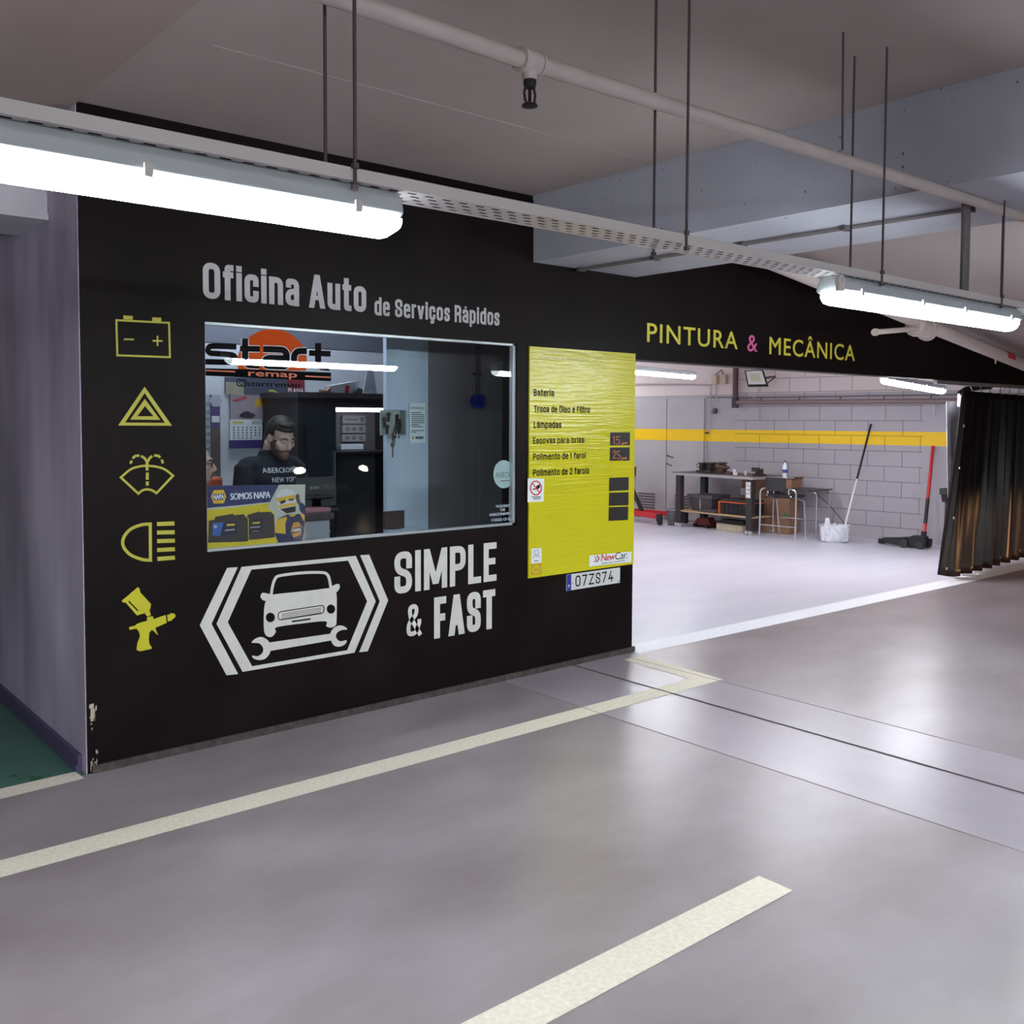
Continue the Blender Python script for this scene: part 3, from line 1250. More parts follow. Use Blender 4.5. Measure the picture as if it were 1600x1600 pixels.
lettering('Oficina Auto', (317, 465), (572, 489), (317, 408.5), 'large grey title lettering above the office window', GREYT, .17, .075)
lettering('de Serviços Rápidos', (585, 491.5), (780, 510), (585, 463), 'smaller grey subtitle lettering to the right of the large title', GREYT, .165, .085)
lettering('SIMPLE', (616, 926.5), (775.5, 909), (616, 861), 'cream slogan lettering, upper row to the right of the car emblem', CREAM, .165, .075)
lettering('FAST', (678, 996.5), (773.5, 983), (678, 932), 'cream slogan lettering, lower row to the right of the ampersand', CREAM, .175, .075)
lettering('&', (635, 995), (658, 992), (635, 945), 'cream ampersand below the upper slogan row', CREAM, .145)

YIC = YELI
icons = []
zm = pxmap(160, 480, 2.857, 2.857)


def icon(build, label):
    f = Flat(zm, .0015)
    build(f)
    return f


def fin(f, label, mat=YELI):
    return tag(f.build('service_icon', mat), label, 'icon', 'yellow service icons on the wall')


f = Flat(zm, .0015)
f.rib([(62, 58), (297, 70), (301, 223), (66, 215)], 8.5, closed=True)
f.poly([(93, 37), (135, 39), (135, 56), (93, 54)])
f.poly([(222, 45), (262, 47), (262, 66), (222, 64)])
f.rib([(95, 143), (140, 144)], 7)
f.rib([(223, 150), (268, 151)], 7)
f.rib([(245.5, 128), (245.5, 173)], 7)
fin(f, 'yellow car battery outline icon, topmost of the icon column')
f = Flat(zm, .0015)
f.poly([(188, 355), (310, 529), (70, 528)], [[(188, 383), (279, 516), (101, 515)]])
f.poly([(189, 409), (258, 503), (123, 502)], [[(189.5, 441), (228, 487), (155, 487)]])
fin(f, 'yellow hazard triangle icon below the battery icon')
f = Flat(zm, .0015)
f.rib(smooth_path([(82, 760), (125, 724), (165, 711), (200, 708), (240, 712), (278, 724), (315, 752)], closed=False)+[Vector((241, 830))]+smooth_path([(241, 830), (222, 818), (200, 813), (178, 818), (160, 832)], closed=False)[1:], 10, closed=True)
for a, c in (((199, 690), (199, 729)), ((200, 738), (200, 770)), ((200, 778), (200, 796))):
    f.rib([a, c], 13)
for pts in ([(124, 698), (131, 685)], [(134, 675), (146, 664), (165, 662)], [(172, 664), (188, 674), (200, 692)], [(200, 692), (210, 674), (222, 664)], [(230, 662), (248, 663), (258, 671)], [(264, 680), (270, 697)]):
    f.rib(pts, 11)
fin(f, 'yellow windscreen washer icon in the middle of the icon column')
f = Flat(zm, .0015)
f.rib([(213, 968), (214, 1129)]+smooth_path([(214, 1129), (178, 1126), (130, 1108), (100, 1080), (90, 1050), (100, 1018), (130, 988), (176, 971), (213, 968)], closed=False)[1:-1], 14, closed=True)
for (xa, ya), (xb, yb2) in (((243, 968), (321, 965)), ((243, 1006), (322, 1004)), ((244, 1044), (323, 1042)), ((244, 1084), (323, 1080)), ((245, 1124), (323, 1118))):
    f.rib([(xa, ya), (xb, yb2)], 18)
fin(f, 'yellow headlight icon with five bars, fourth of the icon column')
f = Flat(pxmap(0, 840, 3.6375, 3.6375), .0015)
f.poly([(690, 360), (783, 281), (792, 289), (797, 312), (858, 378), (852, 408), (828, 428), (778, 442), (722, 379), (712, 368), (700, 369)], [[(728, 364), (734, 359), (787, 414), (781, 419)]])
f.poly([(823, 434), (848, 411), (857, 440), (838, 448)])
f.poly([(835, 452), (868, 446), (872, 463), (940, 440), (947, 484), (882, 512), (890, 535), (900, 554), (888, 548), (872, 530), (862, 524), (848, 540), (845, 580), (850, 608), (862, 622), (860, 632), (795, 646), (775, 638), (780, 600), (795, 560), (790, 536), (775, 517), (735, 524), (733, 508), (768, 500), (775, 492), (800, 482), (835, 473)])
f.poly([(949, 440), (964, 437), (968, 429), (984, 432), (988, 430), (997, 440), (995, 452), (985, 460), (972, 472), (953, 476)])
fin(f, 'yellow paint spray gun icon, lowest of the icon column', YEL)

# car and spanner emblem
lm = pxmap(300, 830, 3.2, 3.2)
f = Flat(lm, .0015)
f.poly([(175, 183), (228, 180), (97, 463), (230, 714), (172, 720), (38, 470)])
f.poly([(247, 178), (818, 123), (918, 350), (812, 607), (252, 703), (122, 463)], [[(296, 192), (780, 147), (875, 350), (775, 595), (300, 675), (178, 455)]])
f.poly([(840, 120), (885, 117), (980, 345), (878, 600), (835, 605), (938, 350)])
f.rib(smooth_path([(395, 322), (402, 275), (414, 240), (432, 224), (500, 213), (570, 207), (640, 206), (672, 213), (686, 240), (694, 290)], closed=False), 14)
f.poly(smooth_path([(362, 372), (374, 340), (400, 318), (500, 306), (600, 295), (692, 284), (712, 293), (722, 318), (723, 380), (722, 440), (718, 470), (692, 482), (670, 473), (665, 450), (540, 462), (422, 480), (419, 502), (400, 527), (375, 525), (360, 500), (358, 430)], 4), [circ((391, 431), 23, 24), circ((694, 389), 21, 23)])
f.poly(smooth_path([(342, 325), (352, 308), (378, 312), (402, 318), (375, 347), (352, 343)], 4))
f.poly(smooth_path([(694, 282), (712, 268), (733, 264), (738, 282), (722, 305), (702, 306)], 4))
f.poly([(388, 556), (692, 512), (694, 546), (392, 598)])
f.poly(smooth_path([(297, 556), (318, 536), (348, 529), (378, 545), (394, 575), (388, 610), (366, 636), (335, 644), (308, 636), (300, 622), (330, 624), (352, 606), (354, 582), (338, 562), (318, 558)], 4))
f.poly(smooth_path([(690, 530), (698, 495), (726, 473), (756, 474), (776, 490), (748, 494), (724, 508), (720, 532), (740, 550), (772, 545), (764, 565), (735, 577), (706, 568)], 4))
emb = tag(f.build('wall_emblem', CREAM), 'cream car and spanner emblem inside arrow brackets below the window', 'emblem')
f = Flat(lm, .0022)
f.rib(rpath([(430, 404), (659, 369), (659, 409), (430, 445)], 18, closed=True), 5, closed=True)
for k in range(4):
    f.rib([(446, 414+k*8), (646, 383+k*8)], 2.4)
f.poly([(498, 447), (592, 434), (592, 443), (498, 456)])
f.build('grille_lines', BLK, emb)

# lettering on the fascia
f = Flat(fm, .0015)
text_on(f, 'PINTURA', X(1011, 534), X(1152, 546), (Z(1012, 533.5)+Z(1152, 546))/2, Z(1012, 504.5)-Z(1012, 533.5), .012, 1.12)
tag(f.build('wall_lettering', M('yellow_letter', (.70, .60, .06), .5)), 'yellow word on the black fascia left of the pink ampersand', 'lettering')
f = Flat(fm, .0015)
text_on(f, '&', X(1167.5, 548), X(1183, 549), Z(1168, 548.5), Z(1168, 522)-Z(1168, 548), .012)
tag(f.build('wall_lettering', M('pink_letter', (.75, .13, .36), .5)), 'pink ampersand on the black fascia', 'lettering')
f = Flat(fm, .0015)
text_on(f, 'MECÂNICA', X(1202, 553), X(1335, 564), (Z(1203, 552.5)+Z(1335, 564.5))/2, Z(1203, 526)-Z(1203, 552.5), .012, 1.12)
tag(f.build('wall_lettering', M('yellow_letter')), 'yellow word on the black fascia right of the pink ampersand', 'lettering')

# yellow price board
BX0, BX1, BZ0, BZ1, BY = 2.603, 3.557, .606, 2.033, -.012
bd = thing('price_board', (BX0, BY, BZ0), 'tall yellow service price board beside the office window', 'board')
b = MB()
b.box((BX0, BY, BZ0), (BX1, 0, BZ1))
b.build('panel', M('yellow_board', (.57, .51, .010), .22, bump=.35, bscale=6, stretch=(.6, 1, 9), spec=.6), bd, bevel=.001)
bm_ = pxmap(810, 530, 4, 4, BY)
INK = M('black_ink', (.006, .005, .004), .6, spec=.15)


def bline(txt, xa, xb, y0, h, mat=INK, bold=.03, lift=.001, slant=0, mp=bm_, name='service_line', space=.9):
    f = Flat(xzmap(BY), lift)
    a, c = mp(xa, y0, 0), mp(xb, y0, 0)
    t_ = mp(xa, y0-h, 0)
    if name == 'service_line':
        stroke_text(f, txt, a.x, c.x, a.z, t_.z-a.z, .185, .08, .45)
    else:
        text_on(f, txt, a.x, c.x, a.z, t_.z-a.z, bold, space, slant)
    return f.build(name, mat, bd)


bline('Bateria', 95, 222, 354, 43)
bline('Troca de Óleo e Filtro', 97, 446, 457, 42)
bline('Lâmpadas', 95, 268, 556, 43)
bline('Escovas pára-brisa', 91, 410, 654, 40)
bline('Polimento de 1 farol', 90, 420, 756, 41)
bline('Polimento de 2 farois', 90, 441, 857, 43)
bline('PINTURA & MECÂNICA', 135, 437, 122, 15, M('faint_letters', (.42, .38, .12), .5), .0, name='faint_line', space=1.3)  # faint row of the fascia words near the top of the board
TAGB = M('tag_black', (.016, .012, .012), .5)
CHALK = M('orange_chalk', (.62, .20, .10), .8)
for i, q in enumerate((((573, 583), (697, 582), (697, 663), (571, 664)), ((571, 677), (695, 676), (694, 759), (569, 760)), ((567, 866), (689, 862), (688, 944), (565, 949)), ((566, 959), (688, 955), (687, 1037), (564, 1042)), ((564, 1050), (686, 1045), (684, 1130), (562, 1136)))):
    f = Flat(bm_, .0015)
    f.poly(q)
    tagp = f.build('price_tag', TAGB, bd)
    if i < 2:
        f = Flat(bm_, .0022)
        x, y = q[0]
        t_ = [[(18, 34), (24, 24), (24, 72)], [(62, 24), (38, 26), (38, 46), (56, 46), (60, 58), (52, 72), (36, 70)]] if i == 0 else [[(18, 32), (28, 20), (38, 30), (20, 66), (40, 66)], [(64, 22), (46, 24), (46, 44), (60, 46), (64, 58), (56, 70), (44, 68)]]
        t_ += [[(70, 74), (68, 80)], [(78, 62), (74, 68), (80, 74), (86, 68), (78, 62)], [(96, 60), (92, 66), (97, 72), (104, 66), (96, 60)]]
        for pts in t_:
            f.rib([(x+c, y+d_) for c, d_ in pts], 4.2 if len(pts) > 2 or True else 3)
        f.build('chalk_price', CHALK, tagp)


def sticker(name, quad, mat, label, cat='sticker', mp=bm_, lift=.0015, parent=None):
    f = Flat(mp, lift)
    f.poly(quad)
    if parent:
        return f.build(name, mat, parent)
    return tag(f.build(name, mat), label, cat)


s = sticker('warning_sticker', [(57, 870), (160, 872), (157, 1013), (56, 1018)], PAPER, 'white no smoking sticker on the left edge of the yellow board')
f = Flat(bm_, .0022)
f.rib(circ((108, 930), 34, 43), 8, closed=True)
f.rib([(84, 898), (132, 960)], 7)
f.build('red_ring', M('sticker_red', (.55, .02, .02), .5), s)
f = Flat(bm_, .002)
f.rib([(88, 938), (112, 934), (128, 930)], 7)
f.poly([(112, 916), (134, 905), (134, 925), (118, 940), (108, 932)])
f.rib([(82, 987), (140, 985)], 5)
f.rib([(92, 998), (138, 996)], 5)
f.build('smoking_symbol', INK, s)
s = sticker('notice_sticker', [(80, 1308), (144, 1305), (143, 1396), (78, 1402)], PAPER, 'small white notice sticker above the envelope sticker on the board', lift=.0015)
f = Flat(bm_, .0022)
f.rib(circ((111, 1332), 13, 15), 3, closed=True)
f.rib([(92, 1368), (100, 1350), (111, 1360), (122, 1350), (132, 1364)], 3)
f.rib([(98, 1386), (124, 1384)], 6)
f.build('figure_mark', M('grey_ink', (.12, .12, .13), .6), s)
s = sticker('envelope_sticker', [(80, 1409), (143, 1404), (142, 1466), (78, 1472)], YEL, 'small orange lined envelope sticker at the bottom left of the board', lift=.0015)
f = Flat(bm_, .0022)
f.rib([(82, 1411), (141, 1406), (140, 1464), (80, 1469)], 3.4, closed=True)
f.rib([(82, 1411), (110, 1445), (141, 1406)], 3.2)
f.rib([(80, 1469), (104, 1438)], 3)
f.rib([(140, 1464), (117, 1436)], 3)
f.build('envelope_lines', M('sticker_orange', (.55, .10, .01), .5), s)
s = sticker('company_sticker', [(443, 1352), (707, 1327), (704, 1393), (441, 1421)], PAPER, 'white and red company sticker at the bottom right of the yellow board')
f = Flat(bm_, .0022)
f.rib(smooth_path([(474, 1358), (484, 1372), (472, 1394)], closed=False), 6)
f.build('logo_arc', M('grey_ink'), s)
f = Flat(bm_, .0022)
f.rib(smooth_path([(488, 1353), (502, 1370), (484, 1394)], closed=False), 8)
f.build('logo_arc', M('sticker_red'), s)
f = Flat(xzmap(BY), .0022)
a, c = bm_(515, 1388, 0), bm_(600, 1376, 0)
text_on(f, 'New', a.x, c.x, (a.z+c.z)/2, bm_(515, 1346, 0).z-a.z, .02, .9, .15)
f.build('logo_word', M('sticker_red'), s)
f = Flat(xzmap(BY), .0022)
a, c = bm_(602, 1380, 0), bm_(680, 1368, 0)
text_on(f, 'Car.', a.x, c.x, (a.z+c.z)/2, bm_(602, 1335, 0).z-a.z, .0, .9, .1)
a, c = bm_(517, 1405, 0), bm_(665, 1390, 0)
text_on(f, 'vidros para automóveis', a.x, c.x, (a.z+c.z)/2, .014, .0)
f.build('logo_word', INK, s)

# number plate
p0, p1 = Vector((2.937, 0, .493)), Vector((3.435, 0, .593))
pl = thing('licence_plate', (2.935, -.006, .49), 'white car number plate fixed below the yellow price board', 'plate')
zq0, zq1 = .490, .594
b = MB()
b.box((2.935, -.005, zq0), (3.432, 0, zq1))
b.build('plate_sheet', M('plate_white', (.60, .58, .58), .45), pl, bevel=.001)
b = MB()
b.box((2.936, -.0056, zq0+.001), (2.975, -.005, zq1-.001))
b.build('blue_strip', M('plate_blue', (.02, .03, .28), .4), pl)
f = Flat(xzmap(-.005), .0008)
stroke_text(f, '07ZS74', 3.012, 3.365, zq0+.018, .072, .135, .16, .5)
f.rib([(2.984, zq0+.045), (2.990, zq0+.045)], .006)
f.build('plate_number', INK, pl)
f = Flat(xzmap(-.0056), .0006)
text_on(f, 'P', 2.948, 2.962, zq0+.02, .018, .03)
f.build('country_letter', PAPER, pl)
b = MB()
b.lathe((3.420, -.005, zq0+.012), [(.007, -.003), (.007, 0)], 10, (0, 1, 0))
b.build('screw', CHROME, pl)

# ------------------------------------------------------------------ workshop
TW = Matrix(((WD.x, WN.x, 0, WA.x), (WD.y, WN.y, 0, WA.y), (0, 0, 1, 0), (0, 0, 0, 1)))   # (along the wall, out of the wall, up)


def twist(s, off, ang):
    return TW @ Matrix.Translation((s, off, 0)) @ Matrix.Rotation(math.radians(ang), 4, 'Z')


# workbench on casters
TB = twist(-1.69, .53, 7)
BLN, BDP, BH = 1.42, .60, .82
t = thing('workbench', TB @ Vector((0, 0, 0)), 'dark steel workbench on casters with a wooden lower shelf by the block wall', 'workbench')
WOOD = M('raw_wood', (.42, .27, .15), .7, var=.15, scale=12, stretch=(.4, 3, 1))
LEGM = M('bench_leg_paint', (.030, .022, .024), .5)
b = MB(TB)
b.box((-BLN/2-.06, -BDP/2-.04, BH-.045), (BLN/2+.04, BDP/2+.04, BH-.008))
b.build('worktop', M('bench_edge_steel', (.36, .33, .34), .4, metal=.3), t, bevel=.003)
b = MB(TB)
b.box((-BLN/2-.058, -BDP/2-.038, BH-.008), (BLN/2+.038, BDP/2+.038, BH))
b.build('worktop_sheet', M('stained_bench_top', (.10, .075, .07), .5, var=.5, scale=9), t)
for sx, sy in ((-1, 1), (1, 1), (-1, -1), (1, -1)):
    b = MB(TB)
    cx, cy = sx*(BLN/2-.05), sy*(BDP/2-.03)
    b.box((cx-.048, cy-.04, .06), (cx+.048, cy+.04, BH-.045))
    leg = b.build('leg', LEGM if sy > 0 else M('bench_leg_green', (.008, .022, .018), .5), t, bevel=.003)
    for q in (-1, 1):
        b = MB(TB)
        b.lathe((cx+q*.028, cy+.035, .03), [(.012, -.013), (.03, -.013), (.03, .013), (.012, .013)], 12, (1, 0, 0))
        b.build('caster_wheel', M('caster_grey', (.45, .44, .46), .4), leg)
b = MB(TB)
b.box((-BLN/2+.0, -BDP/2+.02, .235), (BLN/2, BDP/2-.0, .255))
b.build('lower_shelf', WOOD, t)
b = MB(TB)
b.box((BLN/2-.1, BDP/2+.012, .52), (BLN/2-.02, BDP/2+.016, .74))
lab = b.build('paper_notes', M('photo_paper', (.60, .55, .52), .5, var=.25, scale=25), t)
b = MB(TB)
for k in range(3):
    b.box((BLN/2-.1, BDP/2+.0165, .575+k*.055), (BLN/2-.02, BDP/2+.0175, .581+k*.055))
b.build('note_lines', INK, lab)

# machine with two drums on the bench
g = thing('bench_grinder', TB @ Vector((-.33, 0, BH)), 'dark greasy machine with two heads at the left end of the workbench', 'machine')
GREASE = M('greasy_iron', (.05, .035, .035), .45, metal=.5, var=.4, scale=40)
b = MB(TB)
b.box((-.50, -.10, BH), (-.20, .10, BH+.03))
b.box((-.18, -.08, BH), (.0, .09, BH+.03))
b.build('base_plate', GREASE, g, bevel=.003)
b = MB(TB)
b.box((-.46, -.07, BH+.03), (-.40, .07, BH+.13))
b.box((-.32, -.07, BH+.03), (-.26, .07, BH+.14))
b.lathe((-.36, 0, BH+.085), [(.02, -.13), (.05, -.13), (.05, -.09), (.035, -.08), (.035, .08), (.05, .09), (.05, .13), (.02, .13)], 14, (1, 0, 0))
b.build('clamp_body', GREASE, g, bevel=.004)
b = MB(TB)
b.box((-.47, -.09, BH+.125), (-.37, .09, BH+.145))
b.box((-.33, -.09, BH+.13), (-.21, .10, BH+.15))
b.build('jaw_plate', GREASE, g, bevel=.002)
b = MB(TB)
b.lathe((-.09, 0, BH+.085), [(.03, -.09), (.062, -.085), (.062, -.01), (.05, 0), (.055, .05), (.03, .1), (.015, .14)], 14, (1, 0, 0))
b.box((-.15, -.05, BH+.03), (-.04, .05, BH+.09))
b.box((-.12, -.04, BH+.14), (-.02, .05, BH+.16))
b.build('motor_drum', M('rusty_iron', (.10, .05, .035), .5, metal=.4, var=.4, scale=30), g, smooth=True)
b = MB(TB)
b.tube([(-.50, 0, BH+.05), (-.54, .03, BH+.07), (-.55, .03, BH+.11), (-.51, .02, BH+.125)], .006, 6)
b.build('crank_handle', DARKSTEEL, g)
# vise at the right end of the bench
g = thing('bench_vise', TB @ Vector((.66, .1, BH)), 'small black vise at the right end of the workbench', 'vise')
b = MB(TB)
b.box((.60, .02, BH), (.72, .16, BH+.03))
b.box((.62, .05, BH+.03), (.70, .13, BH+.10))
b.build('body', GREASE, g, bevel=.004)
b = MB(TB)
b.box((.60, .16, BH+.05), (.72, .19, BH+.12))
b.build('moving_jaw', GREASE, g, bevel=.003)
b = MB(TB)
b.tube([(.66, .19, BH+.06), (.66, .26, BH+.06)], .008, 8)
b.tube([(.61, .25, BH+.06), (.71, .25, BH+.06)], .005, 6)
b.build('screw_handle', CHROME, g)
# small things on the bench
for q, (x, y, h, r, lab) in enumerate(((.24, .12, .075, .026, 'tall white cup on the right half of the workbench'), (.33, .20, .045, .032, 'low white cup at the bench edge beside the tall cup'), (.43, .10, .055, .022, 'small clear cup nearest the vise on the workbench'))):
    b = MB(TB)
    b.lathe((x, y, BH), [(r*.75, 0), (r, h), (r*.92, h), (r*.7, .004)], 14)
    tag(b.build('cup', M('cup_white', (.70, .68, .68), .4), smooth=True), lab, 'cup', 'cups on the workbench')
b = MB(TB)
b.box((.05, .0, BH), (.17, .10, BH+.025))
tag(b.build('oily_rag', M('rag_brown', (.13, .07, .06), .9, var=.4, scale=40), bevel=.01), 'brown oily rag lying in the middle of the workbench', 'rag')
# on and under the shelf
g = thing('storage_crate', TB @ Vector((-.33, .05, .255)), 'dark lidded storage crate on the left of the bench shelf', 'crate')
GRY = M('crate_dark_grey', (.055, .045, .047), .55)
b = MB(TB)
b.hexa([(-.52, -.15, .256), (-.14, -.15, .256), (-.14, .16, .256), (-.52, .16, .256), (-.55, -.18, .44), (-.11, -.18, .44), (-.11, .19, .44), (-.55, .19, .44)])
b.build('body', GRY, g, bevel=.006)
b = MB(TB)
b.box((-.575, -.20, .44), (-.09, .21, .495))
b.build('lid', M('crate_lid', (.075, .06, .06), .5), g, bevel=.008)
b = MB(TB)
b.box((-.34, .176, .28), (-.325, .192, .44))
b.build('rib', M('crate_rib', (.3, .28, .28), .5), g)
b = MB(TB)
b.box((-.22, .02, .256), (.05, .29, .30))
tag(b.build('tool_tray', GRY, bevel=.006), 'flat dark tray in the middle of the bench shelf', 'tray')
g = thing('toolbox', TB @ Vector((.38, .1, .255)), 'black and orange toolbox with slotted drawers on the right of the bench shelf', 'toolbox')
b = MB(TB)
b.box((.08, -.10, .257), (.60, .22, .42))
b.build('body', BLK2, g, bevel=.004)
b = MB(TB)
b.box((.06, -.12, .42), (.62, .24, .435))
b.box((.06, .22, .257), (.085, .242, .42))
b.build('orange_rim', M('toolbox_orange', (.55, .10, .02), .5), g)
for k in range(6):
    b = MB(TB)
    b.box((.10+k*.078, .22, .27), (.166+k*.078, .232, .40))
    b.build('drawer', BLK, g, bevel=.004)
b = MB(TB)
b.box((.08, -.1, .435), (.60, .22, .47))
b.build('lid', M('toolbox_lid', (.03, .02, .02), .6), g, bevel=.008)
b = MB(TB)
b.box((.04, -.33, .30), (.64, -.30, .80))
tag(b.build('cardboard_sheet', CARD), 'large cardboard sheet standing upright behind the toolbox', 'cardboard')
b = MB(TB)
b.box((.02, -.296, .50), (.10, -.294, .60))
tag(b.build('paper_label', PAPER), 'small white label on the cardboard sheet behind the toolbox', 'label')
g = thing('foam_block', TB @ Vector((.2, .05, 0)), 'cream ribbed block on the floor under the bench shelf', 'block')
b = MB(TB)
b.box((-.06, -.08, 0), (.42, .14, .10))
b.build('body', M('cream_foam', (.55, .47, .34), .7), g, bevel=.006)
for k in range(5):
    b = MB(TB)
    b.box((-.03+k*.09, .14, .012), (.04+k*.09, .148, .088))
    b.build('rib', M('cream_foam'), g)
b = MB(TB)
b.box((.02, -.06, .10), (.42, .12, .16))
tag(b.build('flat_case', BLK2, bevel=.006), 'flat black case on top of the cream ribbed block', 'case')
g = thing('trolley_jack', TB @ Vector((-.35, 0, 0)), 'small red jack under the left part of the bench shelf', 'jack')
b = MB(TB)
b.hexa([(-.56, -.1, .03), (-.22, -.1, .03), (-.22, .08, .03), (-.56, .08, .03), (-.50, -.08, .13), (-.30, -.08, .15), (-.30, .06, .15), (-.50, .06, .13)])
b.build('frame', M('dark_red', (.16, .02, .018), .5), g, bevel=.004)
for q in (-.5, -.28):
    b = MB(TB)
    b.lathe((q, 0, .03), [(.01, -.12), (.03, -.12), (.03, .12), (.01, .12)], 12, (0, 1, 0))
    b.build('wheel', BLK, g)
b = MB(TB)
b.tube([(-.25, 0, .1), (-.05, .05, .12)], .012, 8)
b.build('handle_socket', DARKSTEEL, g)

# waste bin left of the bench
g = thing('waste_bin', TW @ Vector((-2.56, .62, 0)), 'grey waste bin standing left of the workbench', 'bin')
b = MB(TW)
b.lathe((-2.56, .60, 0), [(.10, 0), (.125, .24), (.115, .24), (.09, .012)], 18)
b.build('body', M('bin_grey', (.10, .095, .10), .5, var=.3, scale=8), g, smooth=True)
b = MB(TW)
b.tube([Vector((-2.56+.126*math.cos(a*math.pi/10), .60+.126*math.sin(a*math.pi/10), .24)) for a in range(20)], .008, 6, closed=True)
b.build('rim', M('bin_rim', (.3, .29, .30), .5), g)

# red engine hoist at the left edge
g = thing('engine_hoist', TW @ Vector((-3.2, .6, 0)), 'red engine hoist half hidden behind the right edge of the price board', 'hoist')
for q, oo in ((0, .80), (1, .28)):
    b = MB(TW)
    b.bar((-3.75, .55, .15), (-2.72 if q == 0 else -2.62, oo, .13), .055, .075)
    leg = b.build('leg', RED, g, bevel=.003)
    e = (-2.70 if q == 0 else -2.60, oo)
    b = MB(TW)
    b.box((e[0]-.03, e[1]-.03, .06), (e[0]+.05, e[1]+.03, .17))
    b.build('caster_fork', BLK2, leg, bevel=.003)
    b = MB(TW)
    b.lathe((e[0]+.02, e[1], .042), [(.012, -.02), (.042, -.018), (.042, .018), (.012, .02)], 14, (0, 1, 0))
    b.build('caster_wheel', BLK, leg)
b = MB(TW)
b.bar((-3.46, .55, .12), (-3.40, .57, .86), .09, .09, (1, 0, 0))
b.build('mast', M('hoist_dark_red', (.16, .02, .02), .5), g, bevel=.004)
b = MB(TW)
b.bar((-3.16, .62, .17), (-3.44, .62, .64), .045, .05)
b.build('brace', BLK2, g)
b = MB(TW)
b.bar((-3.42, .56, .84), (-3.95, .60, 1.25), .07, .09)
b.build('boom', RED, g)
b = MB(TW)
for k in range(14):
    b.lathe((-3.33, .60, .30+k*.03), [(.010, -.012), (.018, 0), (.010, .012)], 6, (0, 1, 0) if k % 2 else (1, 0, 0))
b.build('lifting_chain', CHROME, g)

# stool (seen from behind) and the chrome legged table
g = thing('bar_stool', TW @ Vector((-.62, .72, 0)), 'dark seat stool with low backrest and chrome tube legs by the workbench', 'stool')
b = MB(TW)
b.box((-.80, .55, .555), (-.42, .90, .59))
b.build('seat', BLK2, g, bevel=.015)
b = MB(TW)
N_ = 9
P_ = []
for k in range(N_+1):
    a = -1+2*k/N_
    P_.append((-.66+a*.15, .96-.05*a*a))
for k in range(N_):
    (xa, ya), (xb, yb2) = P_[k], P_[k+1]
    b.hexa([(xa, ya, .645), (xb, yb2, .645), (xb, yb2+.016, .645), (xa, ya+.016, .645), (xa, ya, .82), (xb, yb2, .82), (xb, yb2+.016, .82), (xa, ya+.016, .82)])
b.build('backrest', BLK2, g)
for sx in (-1, 1):
    xo = -.62+sx*.27
    xi = -.62+sx*.16
    b = MB(TW)
    b.tube([(xo, .93, 0)]+[(p.x, .92, p.y) for p in rpath([(xo, .3), (xo, .66), (xi, .68)], .09)]+[(xi, .91, .60)], .013, 8)
    b.build('leg', CHROME, g, smooth=True)
    b = MB(TW)
    b.tube([(xi+sx*.02, .90, .575), (xi+sx*.05, .60, .50), (-.62+sx*.2, .52, 0)], .012, 8)
    b.build('leg', CHROME, g, smooth=True)
b = MB(TW)
b.tube([(-.89, .92, .17), (-.35, .92, .17)], .009, 6)
b.build('foot_rest', CHROME, g)
b = MB(TW)
b.tube([(-.82, .535, .25), (-.42, .535, .25)], .009, 6)
b.build('foot_rest', CHROME, g)
g = thing('side_table', TW @ Vector((-.5, .30, 0)), 'small table with dark top and thin chrome legs against the block wall', 'table')
b = MB(TW)
b.box((-.90, .08, .635), (-.27, .52, .652))
b.build('table_top', M('dark_table_top', (.06, .045, .045), .5), g, bevel=.003)
for sx in (-1, 1):
    for yy in (.12, .48):
        xo = -.62+sx*.33
        b = MB(TW)
        b.tube([(xo, yy, 0)]+[(p.x, yy, p.y) for p in rpath([(xo, .3), (xo, .62), (xo-sx*.12, .625)], .06)], .009, 8)
        b.build('leg', CHROME, g, smooth=True)
b = MB(TW)
b.tube([(-.55, .12, .62), (-.30, .10, .42), (.05, .20, .12)], .005, 6)
tag(b.build('power_cable', BLK2), 'dark cable hanging from the side table down to the mop bucket', 'cable')
g = thing('cardboard_box', TW @ Vector((-.8, .3, .652)), 'open brown cardboard box on the small table behind the stool', 'box')
b = MB(TW)
for (a, c) in (((-.95, .14, .653), (-.70, .145, .77)), ((-.95, .42, .653), (-.70, .425, .77)), ((-.95, .145, .653), (-.945, .42, .77)), ((-.705, .145, .653), (-.70, .42, .77)), ((-.945, .145, .653), (-.705, .42, .658))):
    b.box(a, c)
b.build('walls', CARD, g)
b = MB(TW)
b.hexa([(-.70, .15, .768), (-.66, .15, .80), (-.66, .42, .80), (-.70, .42, .768), (-.702, .15, .772), (-.662, .15, .804), (-.662, .42, .804), (-.702, .42, .772)])
b.build('flap', CARD, g)
g = thing('cardboard_box', TW @ Vector((-.8, .25, 0)), 'tall brown cardboard box with a green mark standing under the small table', 'box')
b = MB(TW)
b.box((-1.18, .13, 0), (-.74, .40, .50))
b.build('walls', CARD, g, bevel=.004)
b = MB(TW)
b.lathe((-.80, .4005, .26), [(.035, 0), (.035, .001)], 12, (0, 1, 0))
b.build('green_mark', M('print_green', (.05, .25, .04), .6), g)
g = thing('water_bottle', TW @ Vector((-.90, .30, .77)), 'clear plastic water bottle with a blue label standing on the cardboard box', 'bottle')
PET = M('bottle_plastic', (.72, .76, .82), .1, spec=.6)
c = Vector((-.88, .30, .7701))
b = MB(TW)
b.box((-.945, .145, .764), (-.82, .42, .77))
b.build('box_flap', CARD, bpy.data.objects['cardboard_box'])
b = MB(TW)
